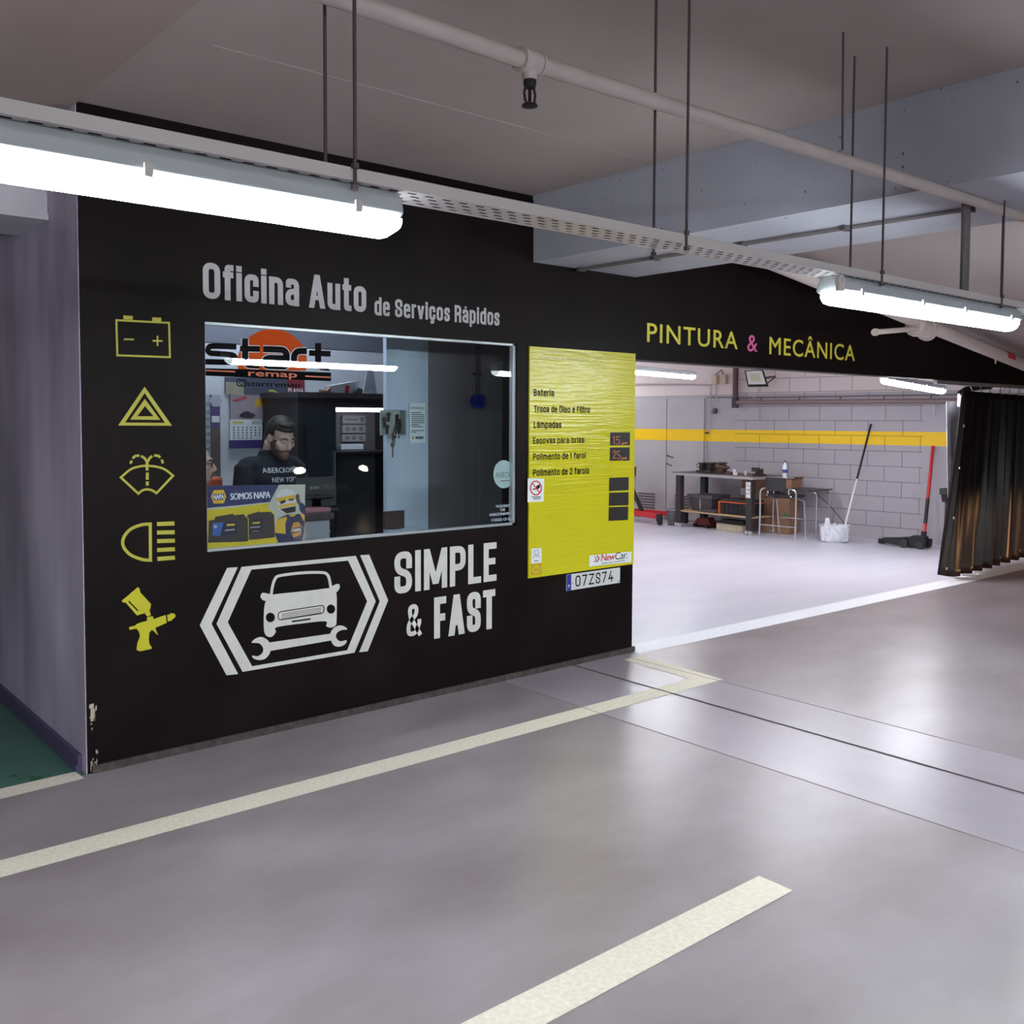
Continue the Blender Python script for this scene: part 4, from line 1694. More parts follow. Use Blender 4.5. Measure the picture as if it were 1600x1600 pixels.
b.lathe(c, [(.030, 0), (.036, .01), (.034, .07), (.036, .08), (.036, .14), (.034, .16), (.030, .19), (.013, .225), (.013, .235)], 16)
b.build('bottle_body', PET, g, smooth=True)
b = MB(TW)
b.lathe(c, [(.0365, .085), (.0365, .135)], 16)
b.build('label', M('bottle_label_blue', (.05, .07, .35), .4), g, smooth=True)
b = MB(TW)
b.lathe(c, [(.015, .235), (.015, .255), (.012, .257)], 12)
b.build('cap', M('cap_dark', (.05, .06, .12), .4), g)

# mop bucket and mop
TBK = twist(.08, .68, -28)
g = thing('mop_bucket', TBK @ Vector((0, 0, 0)), 'white wringer bucket on the floor beside the small table', 'bucket')
WPL = M('bucket_plastic', (.66, .66, .70), .5, var=.25, scale=18)
b = MB(TBK)
pr = [(.155, .10, 0), (.175, .12, .02), (.185, .125, .10), (.19, .13, .21), (.20, .135, .225)]
rings = []
for rx, ry, z in pr:
    rings.append([(rx*math.copysign(abs(math.cos(a))**.55, math.cos(a)), ry*math.copysign(abs(math.sin(a))**.55, math.sin(a)), z) for a in [2*math.pi*k/28 for k in range(28)]])
inner = [[(x*.92, y*.90, z) for x, y, z in rings[-1]], [(x*.85, y*.84, .02) for x, y, z in rings[0]]]
vs = [p for rg in rings+inner for p in rg]
fs = [(i*28+k, i*28+(k+1) % 28, (i+1)*28+(k+1) % 28, (i+1)*28+k) for i in range(6) for k in range(28)]
fs += [tuple(range(27, -1, -1)), tuple(6*28+k for k in range(28))]
b.add(vs, fs)
b.build('tub', WPL, g, smooth=True)
for k in range(7):
    b = MB(TBK)
    b.box((.02+k*.022, .128, .03), (.028+k*.022, .142, .20))
    b.build('rib', WPL, g)
b = MB(TBK)
b.hexa([(-.13, -.02, .20), (-.05, -.02, .20), (-.05, .03, .20), (-.13, .03, .20), (-.12, -.01, .31), (-.07, -.01, .31), (-.07, .02, .31), (-.12, .02, .31)])
b.build('wringer', WPL, g, bevel=.005)
b = MB(TBK)
b.tube([(-.02, .05, .22), (.0, .02, .25), (.04, -.03, .22)], .009, 6)
b.build('handle', WPL, g)
m0, m1 = TBK @ Vector((.10, -.03, .09)), wl(.245, 1.55, .045)
mm = m0.lerp(m1, .50)
g = thing('mop', m0, 'mop with a white and black handle leaning from the bucket against the block wall', 'mop')
b = MB()
b.tube([m0, mm], .011, 10)
b.build('lower_handle', M('mop_white', (.70, .70, .70), .4), g)
b = MB()
b.tube([mm, m1], .0145, 10)
b.build('grip', BLK2, g)
b = MB()
for k in range(9):
    a = k*.7
    b.tube([m0, m0+Vector((.05*math.cos(a), .05*math.sin(a), -.05))], .012, 6)
b.build('mop_head', M('mop_yarn', (.6, .58, .55), .9), g)

# floor jack with red handle
j0, j1 = onz(1374, 850), onz(1451, 858)
jd = (j1-j0).normalized()
jn = Vector((-jd.y, jd.x, 0))
TJ = Matrix(((jd.x, jn.x, 0, j0.x), (jd.y, jn.y, 0, j0.y), (0, 0, 1, 0), (0, 0, 0, 1)))
JL = (j1-j0).length
g = thing('floor_jack', j0, 'long black floor jack with an upright red and black handle by the block wall', 'jack')
b = MB(TJ)
for q in (-1, 1):
    b.prism([(.10, q*.055, .03), (JL*.6, q*.085, .02), (JL, q*.085, .03), (JL, q*.085, .12), (JL*.62, q*.085, .13), (.10, q*.055, .085)], (0, .012*q, 0))
b.build('side_frame', BLK2, g)
b = MB(TJ)
b.bar((.06, 0, .07), (JL*.75, 0, .11), .07, .045)
b.build('lift_arm', BLK2, g, bevel=.006)
b = MB(TJ)
b.lathe((.04, 0, .045), [(.02, -.035), (.05, -.03), (.055, .02), (.045, .03)], 14)
b.build('saddle', BLK, g)
for xx, rr in ((JL*.58, .055), (JL-.06, .045)):
    for q in (-1, 1):
        b = MB(TJ)
        b.lathe((xx, q*.105, rr), [(.015, -.02), (rr, -.018), (rr, .018), (.015, .02)], 16, (0, 1, 0))
        b.build('wheel', M('jack_wheel', (.05, .05, .05), .35, metal=.5), g)
b = MB(TJ)
b.box((JL-.20, -.06, .09), (JL-.03, .06, .155))
b.tube([(JL-.08, 0, .10), (JL-.06, 0, .22)], .035, 10)
b.build('pump_block', BLK2, g, bevel=.008)
h0 = TJ @ Vector((JL-.06, 0, .20))
h1 = wl(1.07, 1.268, .03)
for nm, a, c, r, mt in (('lower_handle', 0, .10, .022, RED), ('handle_sleeve', .10, .385, .0225, BLK2), ('upper_handle', .385, 1, .021, RED)):
    b = MB()
    b.tube([h0.lerp(h1, a), h0.lerp(h1, c)], r, 12)
    b.build(nm, mt, g, smooth=True)

# pipes, conduits and fittings on the block wall
g = thing('wall_pipe', wl(-1.86, 1.86, .06), 'brown pipe coming down the column and running along the block wall', 'pipe')
BRN = M('brown_pipe', (.10, .030, .032), .5)
b = MB()
b.tube([wl(-1.86, ZT, .07), wl(-1.86, 1.80, .07)], .04, 14)
b.build('downpipe', BRN, g, smooth=True)
b = MB()
b.tube([wl(-1.86, 1.865, .075), wl(2.5, 1.845, .075)], .032, 14)
b.build('horizontal_run', M('brown_pipe_pale', (.22, .15, .15), .5), g, smooth=True)
b = MB()
b.tube([wl(-1.86, 1.93, .07), wl(-1.86, 1.78, .07)], .05, 14)
b.build('elbow', M('elbow_dark', (.03, .018, .02), .5), g, smooth=True)
for k in range(5):
    b = MB()
    s_ = -1.45+k*.62
    b.tube([wl(s_, 1.86, .075), wl(s_, 1.93, .01)], .007, 6)
    b.build('bracket', DARKSTEEL, g)
b = MB()
b.tube([wl(-1.9, 1.935, .012), wl(2.4, 1.925, .012)], .010, 6)
b.tube([wl(-2.4, 1.945, .012), wl(-1.92, 1.94, .012)], .008, 6)
tag(b.build('wall_cable', M('cable_grey_purple', (.17, .14, .16), .5)), 'thin cable running along the block wall just above the brown pipe', 'cable')
g = thing('floodlight', onw(1182, 590, .35), 'black framed floodlight on a wall arm above the brown pipe', 'floodlight')
fq = [onw(1163, 578.5, .34), onw(1192, 577.5, .30), onw(1199.5, 602, .40), onw(1168, 602.5, .44)]
nrm = (fq[1]-fq[0]).cross(fq[3]-fq[0]).normalized()
if nrm.dot(CAM-fq[0]) < 0:
    nrm = -nrm
b = MB()
b.hexa([p-nrm*.045 for p in fq]+[p for p in fq])
b.build('housing', BLK, g, bevel=.004)
cc = sum(fq, Vector())/4
b = MB()
b.hexa([cc+(p-cc)*.86+nrm*.0005 for p in fq]+[cc+(p-cc)*.86+nrm*.003 for p in fq])
b.build('front_glass', M('floodlight_glass', (.74, .76, .76), .3), g)
b = MB()
b.hexa([cc+(p-cc)*.5+nrm*.0032 for p in fq]+[cc+(p-cc)*.5+nrm*.0045 for p in fq])
b.build('led_panel', M('led_panel_yellow', (.62, .62, .45), .5), g)
b = MB()
pw = onw(1211, 588, .02)
b.tube([fq[1].lerp(fq[2], .45)-nrm*.03, pw], .012, 6)
b.tube([fq[1].lerp(fq[2], .80)-nrm*.03, pw+Vector((0, 0, -.01))], .010, 6)
b.build('arm', BLK, g)
b = MB()
b.tube([cc-nrm*.05, onw(1186, 612, .05), onw(1160, 640, .03), onw(1135, 660, .02)], .006, 6)
b.build('supply_cable', M('cable_white', (.5, .47, .44), .5), g)
for q, (u, v) in enumerate(((1119.5, 593), (1133.5, 592))):
    P_ = onw(u, v, 0)
    s_ = (P_-WA).dot(WD)
    b = MB()
    wbox(b, s_-.045, s_+.045, P_.z-.075, P_.z+.065, .0, .07)
    w_ = tag(b.build('junction_box', M('beige_plastic', (.50, .38, .28), .5), bevel=.006), 'beige electric junction box on the column, %s of the two under the cable tie' % ('left' if q == 0 else 'right'), 'junction box')
    b = MB()
    b.tube([wl(s_, P_.z+.06, .05), onw(1127, 578, .06)], .007, 6)
    b.build('cable', BLK2, w_)
for q, (pts, r, lab) in enumerate(((((985, 600), (1111, 601.5), (1109, 640), (1106.5, 676)), .013, 'pale conduit running over the doors and down the wall beside them'), (((1119, 600), (1119.5, 630)), .012, 'short conduit hanging under the left junction box'), (((1107.5, 676), (1102, 676.5)), .016, 'dark end piece of conduit on the yellow stripe'), (((1102, 690), (1103, 728)), .009, 'thin conduit from the yellow stripe down to the workbench'))):
    b = MB()
    b.tube([onw(u, v, .03) for u, v in pts], r, 8)
    tag(b.build('wall_conduit', DARKSTEEL if q == 2 else M('conduit_pale', (.42, .38, .38), .4)), lab, 'conduit')
b = MB()
P_ = onw(1117, 642, .03)
b.lathe(P_, [(.03, -.04), (.04, 0), (.03, .04)], 10)
tag(b.build('wall_valve', DARKSTEEL), 'small dark valve on the wall under the junction boxes', 'valve')
b = MB()
b.tube([onw(1459, 640, .05), onw(1460.5, 632, .05), onw(1459, 650, .05), onw(1456.5, 640, .05)], .005, 6)
tag(b.build('wire_hook', M('hook_white', (.6, .58, .6), .4)), 'small wire hook on the wall above the red jack handle', 'hook')

# workshop tube lamps
lw = tube_lamp(1.78, TUBE_IN, 'tube lamp in the workshop just right of the yellow price board', 'tube lamps of the workshop', (0, 0, 0))
A_, B_ = onz(985, 581, 2.15), onz(1076, 589, 2.15)


def aim(o, A_, B_):
    d = (B_-A_).normalized()
    o.rotation_euler = (0, -math.asin(d.z), math.atan2(d.y, d.x))
    o.location = (A_+B_)/2 + Vector((0, 0, .075))


aim(lw, A_, B_)
lw2 = copy_tree(lw)
A_, B_ = CAM+ray(1382, 596)*9.7, CAM+ray(1472, 612)*10.7
aim(lw2, A_, B_)
k_ = (B_-A_).length/1.78
lw2.scale = (k_, 1, 1)
lw2['label'] = 'slightly tilted tube lamp in the workshop just left of the black curtain'
for i, (x, y) in enumerate(((6.0, 6.3), (9.2, 6.8), (5.0, 2.2), (7.6, 1.2))):  # extra unseen lamps added to brighten the workshop
    c = copy_tree(lw)
    c.location = (x, y, 2.55)
    c.rotation_euler = (0, 0, 0)
    c['label'] = 'added unseen tube lamp brightening the workshop, above the fascia or behind the office'
    c['group'] = 'added workshop lamps out of view'
    b = MB()
    for q in (-.6, .6):
        b.tube([(x+q, y, 2.54), (x+q, y, ZT)], .003, 6)
    tag(b.build('lamp_cord', DARKSTEEL), 'suspension cords of an added unseen workshop lamp', 'cord', 'cords of added lamps out of view')

# black curtain with grommets, white curtain behind it, rail and hooks
random.seed(11)
CX0b, CX0t, CX1 = X(1477, 903), X(1518, 612), 10.9
CUR = M('black_vinyl_curtain', (.0085, .0055, .006), .33, var=.3, scale=6, spec=.17)


def curtain_mesh(n, m, ztop, zbot, xt0, xb0, x1, ybase, amp, seed, nf):
    rnd = random.Random(seed)
    ph = [rnd.uniform(0, 6.28) for _ in range(4)]
    b = MB()
    vs = []
    for j in range(m+1):
        v = j/m
        for i in range(n+1):
            u = i/n
            x0 = xt0+(xb0-xt0)*v
            x = x0+(x1-x0)*u
            a = amp*(.45+.75*v)
            w = 2*math.pi*nf*u
            y = ybase + a*(math.sin(w+ph[0]+.5*math.sin(v*2.2+ph[1])) + .35*math.sin(2.1*w+ph[2]+v) + .18*math.sin(4.3*w+ph[3])) - .05*v*(1-u)
            zb = zbot + .012*math.sin(w*1.0+ph[2]) + .035*u
            z = ztop(u)+(zb-ztop(u))*v
            vs.append((x, y, z))
    fs = [(j*(n+1)+i, j*(n+1)+i+1, (j+1)*(n+1)+i+1, (j+1)*(n+1)+i) for j in range(m) for i in range(n)]
    b.add(vs, fs)
    return b, vs


g = thing('curtain', (CX0b, .05, 0), 'black vinyl curtain gathered at the right end of the workshop opening', 'curtain')
b, cv = curtain_mesh(150, 26, lambda u: 1.90-.03*u, .045, CX0t, CX0b, CX1, .06, .058, 4, 10.5)
o = b.build('sheet', CUR, g, smooth=True)
md = o.modifiers.new('thick', 'SOLIDIFY')
md.thickness = .003
for j in (5, 11, 18, 25):
    p = Vector(cv[j*151+2])
    b = MB()
    b.lathe(p+Vector((0, -.006, 0)), [(.010, -.003), (.018, -.002), (.018, .002), (.010, .003)], 12, (0, 1, 0))
    b.build('grommet', CHROME, g)
for i in (30, 62, 95):
    p = Vector(cv[25*151+i])
    b = MB()
    b.lathe(p+Vector((0, -.006, .02)), [(.008, -.003), (.015, -.002), (.015, .002), (.008, .003)], 12, (0, 1, 0))
    b.build('grommet', CHROME, g)
for i in range(9):
    b = MB()
    p = Vector(cv[8+i*16])
    b.tube([p+Vector((0, 0, -.01)), (p.x, .07, 1.955)], .006, 6)
    b.build('hook', DARKSTEEL, g)
b = MB()
b.box((8.0, .055, 1.955), (11.1, .095, 1.99))
tag(b.build('curtain_rail', M('rail_grey', (.4, .37, .38), .4, metal=.5)), 'curtain rail fixed under the black fascia at its right end', 'rail')
g = thing('curtain', (X(1485, 700, .34), .34, 0), 'white vinyl curtain showing behind the left edge of the black one', 'curtain')
b, cv2 = curtain_mesh(40, 12, lambda u: 1.80, .12, X(1478, 640, .34), X(1477, 850, .34), 9.6, .34, .014, 9, 3)
o = b.build('sheet', M('white_vinyl_curtain', (.82, .80, .86), .6), g, smooth=True)
md = o.modifiers.new('thick', 'SOLIDIFY')
md.thickness = .003
b = MB()
xa = X(1489, 640, .30)
b.box((xa, .22, 1.74), (xa+.10, .26, 1.88))
b.build('top_band', M('white_vinyl_curtain'), g, bevel=.01)
b = MB()
b.tube([(xa, .24, 1.88), (xa+.06, .20, 1.925), (xa+.2, .12, 1.95), (xa+.4, .09, 1.96)], .03, 8)
b.build('rolled_top', CUR, g, smooth=True)
for q in (0, 1):
    b = MB()
    b.tube([(xa+.25+q*.5, .24, 1.79), (xa+.25+q*.5, .08, 1.96)], .004, 6)
    b.build('hook', DARKSTEEL, g)

P_ = ony(1474, 769, .9)
g = thing('tool_stand', (P_.x+.06, .9, 0), 'black headed stand peeping out behind the white curtain', 'stand')
b = MB()
b.box((P_.x-.02, .86, P_.z-.03), (P_.x+.12, .94, P_.z+.045))
b.hexa([(P_.x+.03, .87, P_.z-.12), (P_.x+.09, .87, P_.z-.12), (P_.x+.09, .93, P_.z-.12), (P_.x+.03, .93, P_.z-.12), (P_.x+.0, .87, P_.z-.03), (P_.x+.12, .87, P_.z-.03), (P_.x+.12, .93, P_.z-.03), (P_.x+.0, .93, P_.z-.03)])
b.build('head', BLK2, g, bevel=.004)
b = MB()
b.tube([(P_.x+.07, .9, P_.z-.1), (P_.x+.07, .9, .02)], .014, 8)
b.build('pole', DARKSTEEL, g)
b = MB()
b.lathe((P_.x+.07, .9, 0), [(.05, 0), (.05, .015), (.03, .03)], 16)
b.build('base', BLK2, g)

# ------------------------------------------------------------------ office behind the window
def pbox(b, u0, u1, v0, v1, y, d):
    """a box whose front face lies in the plane y and fills the picture range u0-u1, v0-v1; d = depth behind it"""
    x0, x1 = X(u0, (v0+v1)/2, y), X(u1, (v0+v1)/2, y)
    um = (u0+u1)/2
    z0, z1 = Z(um, v1, y), Z(um, v0, y)
    b.box((x0, y, z0), (x1, y+d, z1))
    return x0, x1, z0, z1


YB = 2.42
g = thing('wall_calendar', (X(385, 650, YB), YB, Z(385, 700, YB)), 'wall calendar with a car picture hanging left of the standing man', 'calendar')
b = MB()
cx0, cx1, cz0, cz1 = pbox(b, 360, 411, 617, 655.5, YB-.02, .015)
b.build('picture', M('calendar_picture', (.30, .24, .27), .5, var=.35, scale=3), g)
f = Flat(xzmap(YB-.02), .001)
w_, h_ = cx1-cx0, cz1-cz0
f.poly(smooth_path([(cx0+.28*w_, cz0+.10*h_), (cx0+.32*w_, cz0+.24*h_), (cx0+.48*w_, cz0+.34*h_), (cx0+.62*w_, cz0+.28*h_), (cx0+.76*w_, cz0+.16*h_), (cx0+.6*w_, cz0+.05*h_)], 4))
f.build('car_silhouette', M('calendar_car', (.05, .03, .05), .5), g)
f = Flat(xzmap(YB-.02), .001)
f.poly([(cx0+.04*w_, cz0+.78*h_), (cx0+.5*w_, cz0+.97*h_), (cx0+.5*w_, cz0+.86*h_), (cx0+.14*w_, cz0+.70*h_)])
f.build('red_stripe', M('calendar_red', (.40, .06, .06), .5), g)
f = Flat(xzmap(YB-.02), .001)
f.poly(circ((cx0+.87*w_, cz0+.68*h_), .15*w_, .20*h_, 6))
f.build('yellow_badge', M('calendar_yellow', (.55, .33, .03), .5), g)
b = MB()
px0_, px1_, pz0, pz1 = pbox(b, 359.5, 410, 655.5, 687.5, YB-.02, .012)
pg = b.build('page', PAPER, g)
f = Flat(xzmap(YB-.02), .001)
text_on(f, '2025', px0_+(px1_-px0_)*.66, px1_-.02*(px1_-px0_), pz0+(pz1-pz0)*.78, (pz1-pz0)*.16, .02)
for r in range(5):
    for c in range(7):
        xx = px0_+(px1_-px0_)*(.09+.132*c)
        zz = pz0+(pz1-pz0)*(.08+.125*r)
        if r == 0 and c > 4:
            continue
        f.rect(xx, zz, xx+.05*(px1_-px0_), zz+.055*(pz1-pz0))
f.build('dates', M('calendar_ink', (.10, .10, .14), .6), pg)
f = Flat(xzmap(YB-.02), .001)
f.rect(px0_+.08*(px1_-px0_), pz0+.80*(pz1-pz0), px0_+.40*(px1_-px0_), pz0+.92*(pz1-pz0))
f.build('month_line', M('calendar_yellow_text', (.65, .50, .15), .6), pg)
b = MB()
pbox(b, 359, 410, 687.5, 700.5, YB-.022, .014)
b.build('footer', M('calendar_navy', (.05, .035, .16), .5), g)

g = thing('wall_poster', (X(410, 600, YB), YB, Z(410, 617, YB)), 'dark poster strip with a red end hanging above the calendar', 'poster')
b = MB()
pbox(b, 352, 476, 591, 617.5, YB-.012, .01)
b.build('sheet', M('poster_slate', (.07, .075, .11), .4), g)
b = MB()
pbox(b, 353, 381, 597, 616.5, YB-.014, .002)
b.build('pale_panel', M('poster_sand', (.34, .30, .23), .5, var=.2, scale=6), g)
b = MB()
q0_, q1_, q2_, q3_ = pbox(b, 449, 475.5, 592, 617, YB-.014, .002)
b.build('red_panel', M('poster_red', (.22, .03, .04), .5), g)
f = Flat(xzmap(YB-.014), .001)
text_on(f, 'PLANA', q0_+.05*(q1_-q0_), q1_-.05*(q1_-q0_), q2_+.12*(q3_-q2_), .30*(q3_-q2_), .02)
f.build('poster_word', PAPER, g)
g = thing('product_chart', (X(428, 640, YB), YB, Z(428, 660, YB)), 'blue product chart on the wall behind the standing man', 'chart')
b = MB()
pbox(b, 415, 443, 621, 662, YB-.012, .01)
b.build('sheet', M('chart_blue', (.035, .05, .16), .5), g)
b = MB()
pbox(b, 418, 430, 636, 655, YB-.014, .002)
b.build('teal_block', M('chart_teal', (.10, .34, .40), .5, var=.3, scale=20), g)
f = Flat(xzmap(YB-.012), .0015)
xc, zc = X(437, 634, YB-.012), Z(437, 634, YB-.012)
f.poly(circ((xc, zc), .045, .06))
f.build('round_badge', M('chart_violet', (.12, .12, .34), .5), g)
b = MB()
pbox(b, 433, 440, 644, 651, YB-.014, .002)
b.build('red_block', M('chart_red', (.4, .05, .06), .5), g)
b = MB()
b.tube([ony(u, v, YB-.05) for u, v in ((420, 611), (427, 611.5), (434, 615), (440, 624), (444, 636), (445, 651), (442, 660))], .010, 8)
tag(b.build('yellow_hose', M('hose_yellow', (.42, .36, .06), .5), smooth=True), 'thin yellow hose hanging in an arc beside the blue product chart', 'hose')
for (u0, u1, lab, mt) in ((320.5, 329, 'pale printed banner strip at the left edge of the office window', M('banner_pale', (.40, .42, .45), .6, var=.35, scale=14, stretch=(1, 1, 3))), (329.5, 344.5, 'purple banner strip hanging beside the pale one in the office', M('banner_purple', (.085, .06, .19), .5))):
    g = thing('banner', (X((u0+u1)/2, 700, YB-.06), YB-.06, Z(330, 790, YB)), lab, 'banner')
    b = MB()
    pbox(b, u0, u1, 617, 800, YB-.06, .02)
    b.build('sheet', mt, g)
    if u0 > 325:
        b = MB()
        pbox(b, 331, 343, 650, 660, YB-.064, .004)
        b.build('white_square', PAPER, g)
        b = MB()
        pbox(b, 329.5, 344.5, 667, 800, YB-.062, .002)
        b.build('brown_lower_half', M('banner_brown', (.12, .085, .08), .6), g)
        f = Flat(xzmap(YB-.06), .002)
        f.poly(circ((X(337, 626, YB-.06), Z(337, 626, YB-.06)), .05, .05, 6))
        f.build('badge', M('banner_badge', (.45, .42, .52), .5), g)
    else:
        f = Flat(xzmap(YB-.06), .002)
        xa, xb = X(321, 700, YB-.06), X(328, 700, YB-.06)
        z0_ = Z(325, 780, YB-.06)
        for k in range(13):
            f.rect(xa, z0_+.02+k*.055, xb, z0_+.05+k*.055)
        f.build('print_blocks', M('banner_print', (.22, .25, .28), .6), g)

# dark cabinet with a lit niche
YC = 1.84
kx0, kx1 = X(466, 700, YC), X(640, 700, YC)
kzt = Z(560, 623, YC)
nx0, nx1, nz1 = X(525, 700, YC), X(634, 700, YC), Z(560, 637, YC)
g = thing('storage_cabinet', ((kx0+kx1)/2, YC, 0), 'tall black cabinet with a glass door and a lit niche behind the man', 'cabinet')
CABM = M('cabinet_black', (.016, .013, .016), .35)
b = MB()
b.box((kx0, YC, 0), (nx0, 2.41, kzt))
b.box((nx0, YC, nz1), (kx1, 2.41, kzt))
b.box((nx1, YC, 0), (kx1, 2.41, nz1))
b.box((nx0, 2.30, 0), (nx1, 2.41, nz1))
b.box((nx0, YC, 0), (nx1, 2.30, .25))
b.build('carcass', CABM, g)
b = MB()
b.box((kx0-.02, YC-.03, kzt), (kx1+.02, 2.41, kzt+.04))
b.build('top_board', M('cabinet_top', (.035, .028, .032), .4), g)
b = MB()
b.box((X(478, 700, YC), YC-.02, .30), (X(521, 700, YC), YC-.002, nz1-.02))
dr = b.build('door', M('smoked_glass_door', (.020, .026, .034), .12), g)
b = MB()
b.box((X(519, 700, YC), YC-.035, 1.1), (X(520.5, 700, YC), YC-.02, 1.35))
b.build('handle', CHROME, dr)
b = MB()
b.box((nx0+.02, YC+.03, nz1-.03), (nx1-.02, YC+.07, nz1-.004))
b.build('light_strip', emission('niche_strip_light', (.95, .97, 1), 14), g)
b = MB()
b.box((nx0, 2.285, .25), (nx1, 2.30, nz1))
b.build('back_panel', M('niche_grey', (.10, .095, .105), .5), g)
YN = 2.26
for k, (v0, v1) in enumerate(((649, 662), (664, 676.5), (678.5, 690))):
    b = MB()
    x0_, x1_, z0_, z1_ = pbox(b, 535, 571, v0, v1, YN, .02)
    pn = b.build('name_plate', M('plate_grey', (.24, .22, .24), .5), g)
    f = Flat(xzmap(YN), .001)
    if k == 0:
        f.rect(x0_+.1*(x1_-x0_), z0_+.40*(z1_-z0_), x0_+.66*(x1_-x0_), z0_+.58*(z1_-z0_))
        f.rect(x0_+.76*(x1_-x0_), z0_+.2*(z1_-z0_), x0_+.94*(x1_-x0_), z0_+.8*(z1_-z0_))
    else:
        for q in (.22, .5, .8):
            f.poly(circ((x0_+q*(x1_-x0_), (z0_+z1_)/2), .10*(x1_-x0_), .28*(z1_-z0_), 14))
    f.build('plate_mark', M('grey_ink'), pn)
b = MB()
b.box((nx0, YC+.06, Z(550, 703, 2.2)-.02), (nx1, 2.285, Z(550, 703, 2.2)))
b.build('niche_shelf', CABM, g)
b = MB()
pbox(b, 533, 568, 694, 702.5, 2.15, .10)
tag(b.build('paper_tray', M('tray_pale_blue', (.42, .48, .55), .4), bevel=.004), 'pale blue paper tray on the shelf inside the cabinet niche', 'tray')
# things on top of the cabinet
zt = kzt+.0405
YTp = 2.02


def tp(u, v, y=YTp):
    return ony(u, v, y)


g = thing('carton', (X(540, 610, YTp), YTp, zt), 'white carton with a red print leaning on top of the black cabinet', 'box')
q = [tp(518, 622), tp(558, 617), tp(563, 594.5), tp(516, 603)]
b = MB()
b.hexa([p for p in q]+[p+Vector((0, .09, 0)) for p in q])
b.build('body', M('carton_white', (.52, .50, .54), .5), g)
b = MB()
q = [tp(538, 618.5), tp(544, 618), tp(546, 603), tp(540, 602)]
b.hexa([p+Vector((0, -.003, 0)) for p in q]+[p+Vector((0, -.001, 0)) for p in q])
b.build('red_print', M('sticker_red'), g)
b = MB()
q = [tp(505, 621), tp(515, 622), tp(516, 606), tp(511, 611), tp(503, 609)]
b.prism(q, (0, .05, 0))
tag(b.build('crumpled_paper', CARD), 'small crumpled brown paper at the left of the white carton', 'paper')
b = MB()
pbox(b, 530, 597, 618, 622.3, YTp-.07, .05)
tag(b.build('red_folder', M('folder_red', (.30, .05, .06), .5), bevel=.004), 'flat red folder lying in front of the carton on the cabinet', 'folder')
c = tp(560, 614, YTp-.02)
b = MB()
b.lathe(c, [(.02, -.02), (.04, -.02), (.04, .02), (.02, .02)], 16, (0, 1, .2))
tag(b.build('tape_roll', M('tape_dark', (.03, .04, .04), .4), smooth=True), 'dark roll of tape beside the white carton on the cabinet', 'tape')
g = thing('wrapped_bottle', (X(576, 600, 1.95), 1.95, zt), 'clear plastic wrapped bottle standing on the right of the cabinet top', 'bottle')
b = MB()
b.hexa([tp(566, 616, 1.93), tp(590, 619, 1.93), tp(590, 619, 2.02), tp(566, 616, 2.02), tp(573, 577, 1.95), tp(583, 577, 1.95), tp(583, 577, 1.99), tp(573, 577, 1.99)])
b.build('body', M('clear_wrap', (.55, .57, .64), .15, spec=.8, bump=.8, bscale=30), g, bevel=.01)
b = MB()
b.lathe(tp(578, 577, 1.97), [(.02, -.005), (.02, .03), (.016, .035)], 12)
b.build('cap', M('cap_grey', (.4, .4, .42), .4), g)
b = MB()
pbox(b, 571, 596, 615, 619, 1.92, .16)
tag(b.build('pale_box_lid', M('carton_white'), bevel=.003), 'pale flat box under the wrapped bottle on the cabinet', 'box')

# pillar: key box, notice, brown card
YP = .82
g = thing('key_box', (X(622, 660, .74), .74, Z(622, 682, .74)), 'open grey key box full of hanging keys on the blue lit pillar', 'key box')
KB = M('key_box_grey', (.40, .44, .43), .45)
b = MB()
kx0_, kx1_, kz0_, kz1_ = pbox(b, 616, 635, 640, 680.5, .74, .012)
b.v, b.f, b.mi = [], [], []
b.box((kx0_, .805, kz0_), (kx1_, .819, kz1_))
for a, c in (((kx0_, .74, kz0_), (kx0_+.006, .805, kz1_)), ((kx1_-.006, .74, kz0_), (kx1_, .805, kz1_)), ((kx0_, .74, kz0_), (kx1_, .805, kz0_+.006)), ((kx0_, .74, kz1_-.006), (kx1_, .805, kz1_))):
    b.box(a, c)
b.build('case', KB, g)
b = MB()
dx = X(594, 660, .66)
b.hexa([(kx0_, .74, kz0_), (dx, .66, kz0_+.005), (dx, .665, kz0_+.005), (kx0_, .746, kz0_), (kx0_, .74, kz1_), (dx, .66, kz1_-.005), (dx, .665, kz1_-.005), (kx0_, .746, kz1_)])
b.build('door', KB, g)
KEYM = M('key_dark', (.03, .025, .022), .35, metal=.6)
random.seed(5)
for k in range(7):
    xx = kx0_+.02+(kx1_-kx0_-.04)*((k*.37) % 1)
    zz = kz1_-.04-.03*(k % 4)
    b = MB()
    b.lathe((xx, .775, zz), [(.006, -.003), (.013, -.002), (.013, .002), (.006, .003)], 10, (0, 1, 0))
    b.box((xx-.009, .770, zz-.05), (xx+.009, .780, zz-.01))
    b.box((xx-.003, .773, zz-.085), (xx+.003, .777, zz-.05))
    b.build('key', KEYM, g)
for k, (u, v) in enumerate(((601, 655), (607, 648), (605, 667))):
    p = ony(u, v, .645)
    b = MB()
    b.lathe(p, [(.006, -.003), (.015, -.002), (.015, .002), (.006, .003)], 10, (0, 1, 0))
    b.box((p.x-.008, p.y-.004, p.z-.045), (p.x+.008, p.y+.004, p.z-.01))
    b.build('key', KEYM, g)
b = MB()
pts = [ony(u, v, .70) for u, v in ((618, 663), (616, 672), (614, 680), (613.5, 690))]
b.tube(pts, .006, 6)
b.ell(ony(613.5, 695, .70), (.016, .01, .018), 10, 6)
b.box((pts[-1].x-.004, .698, pts[-1].z-.10), (pts[-1].x+.004, .702, pts[-1].z-.03))
b.build('hanging_key', M('key_brown', (.10, .05, .03), .4), g)
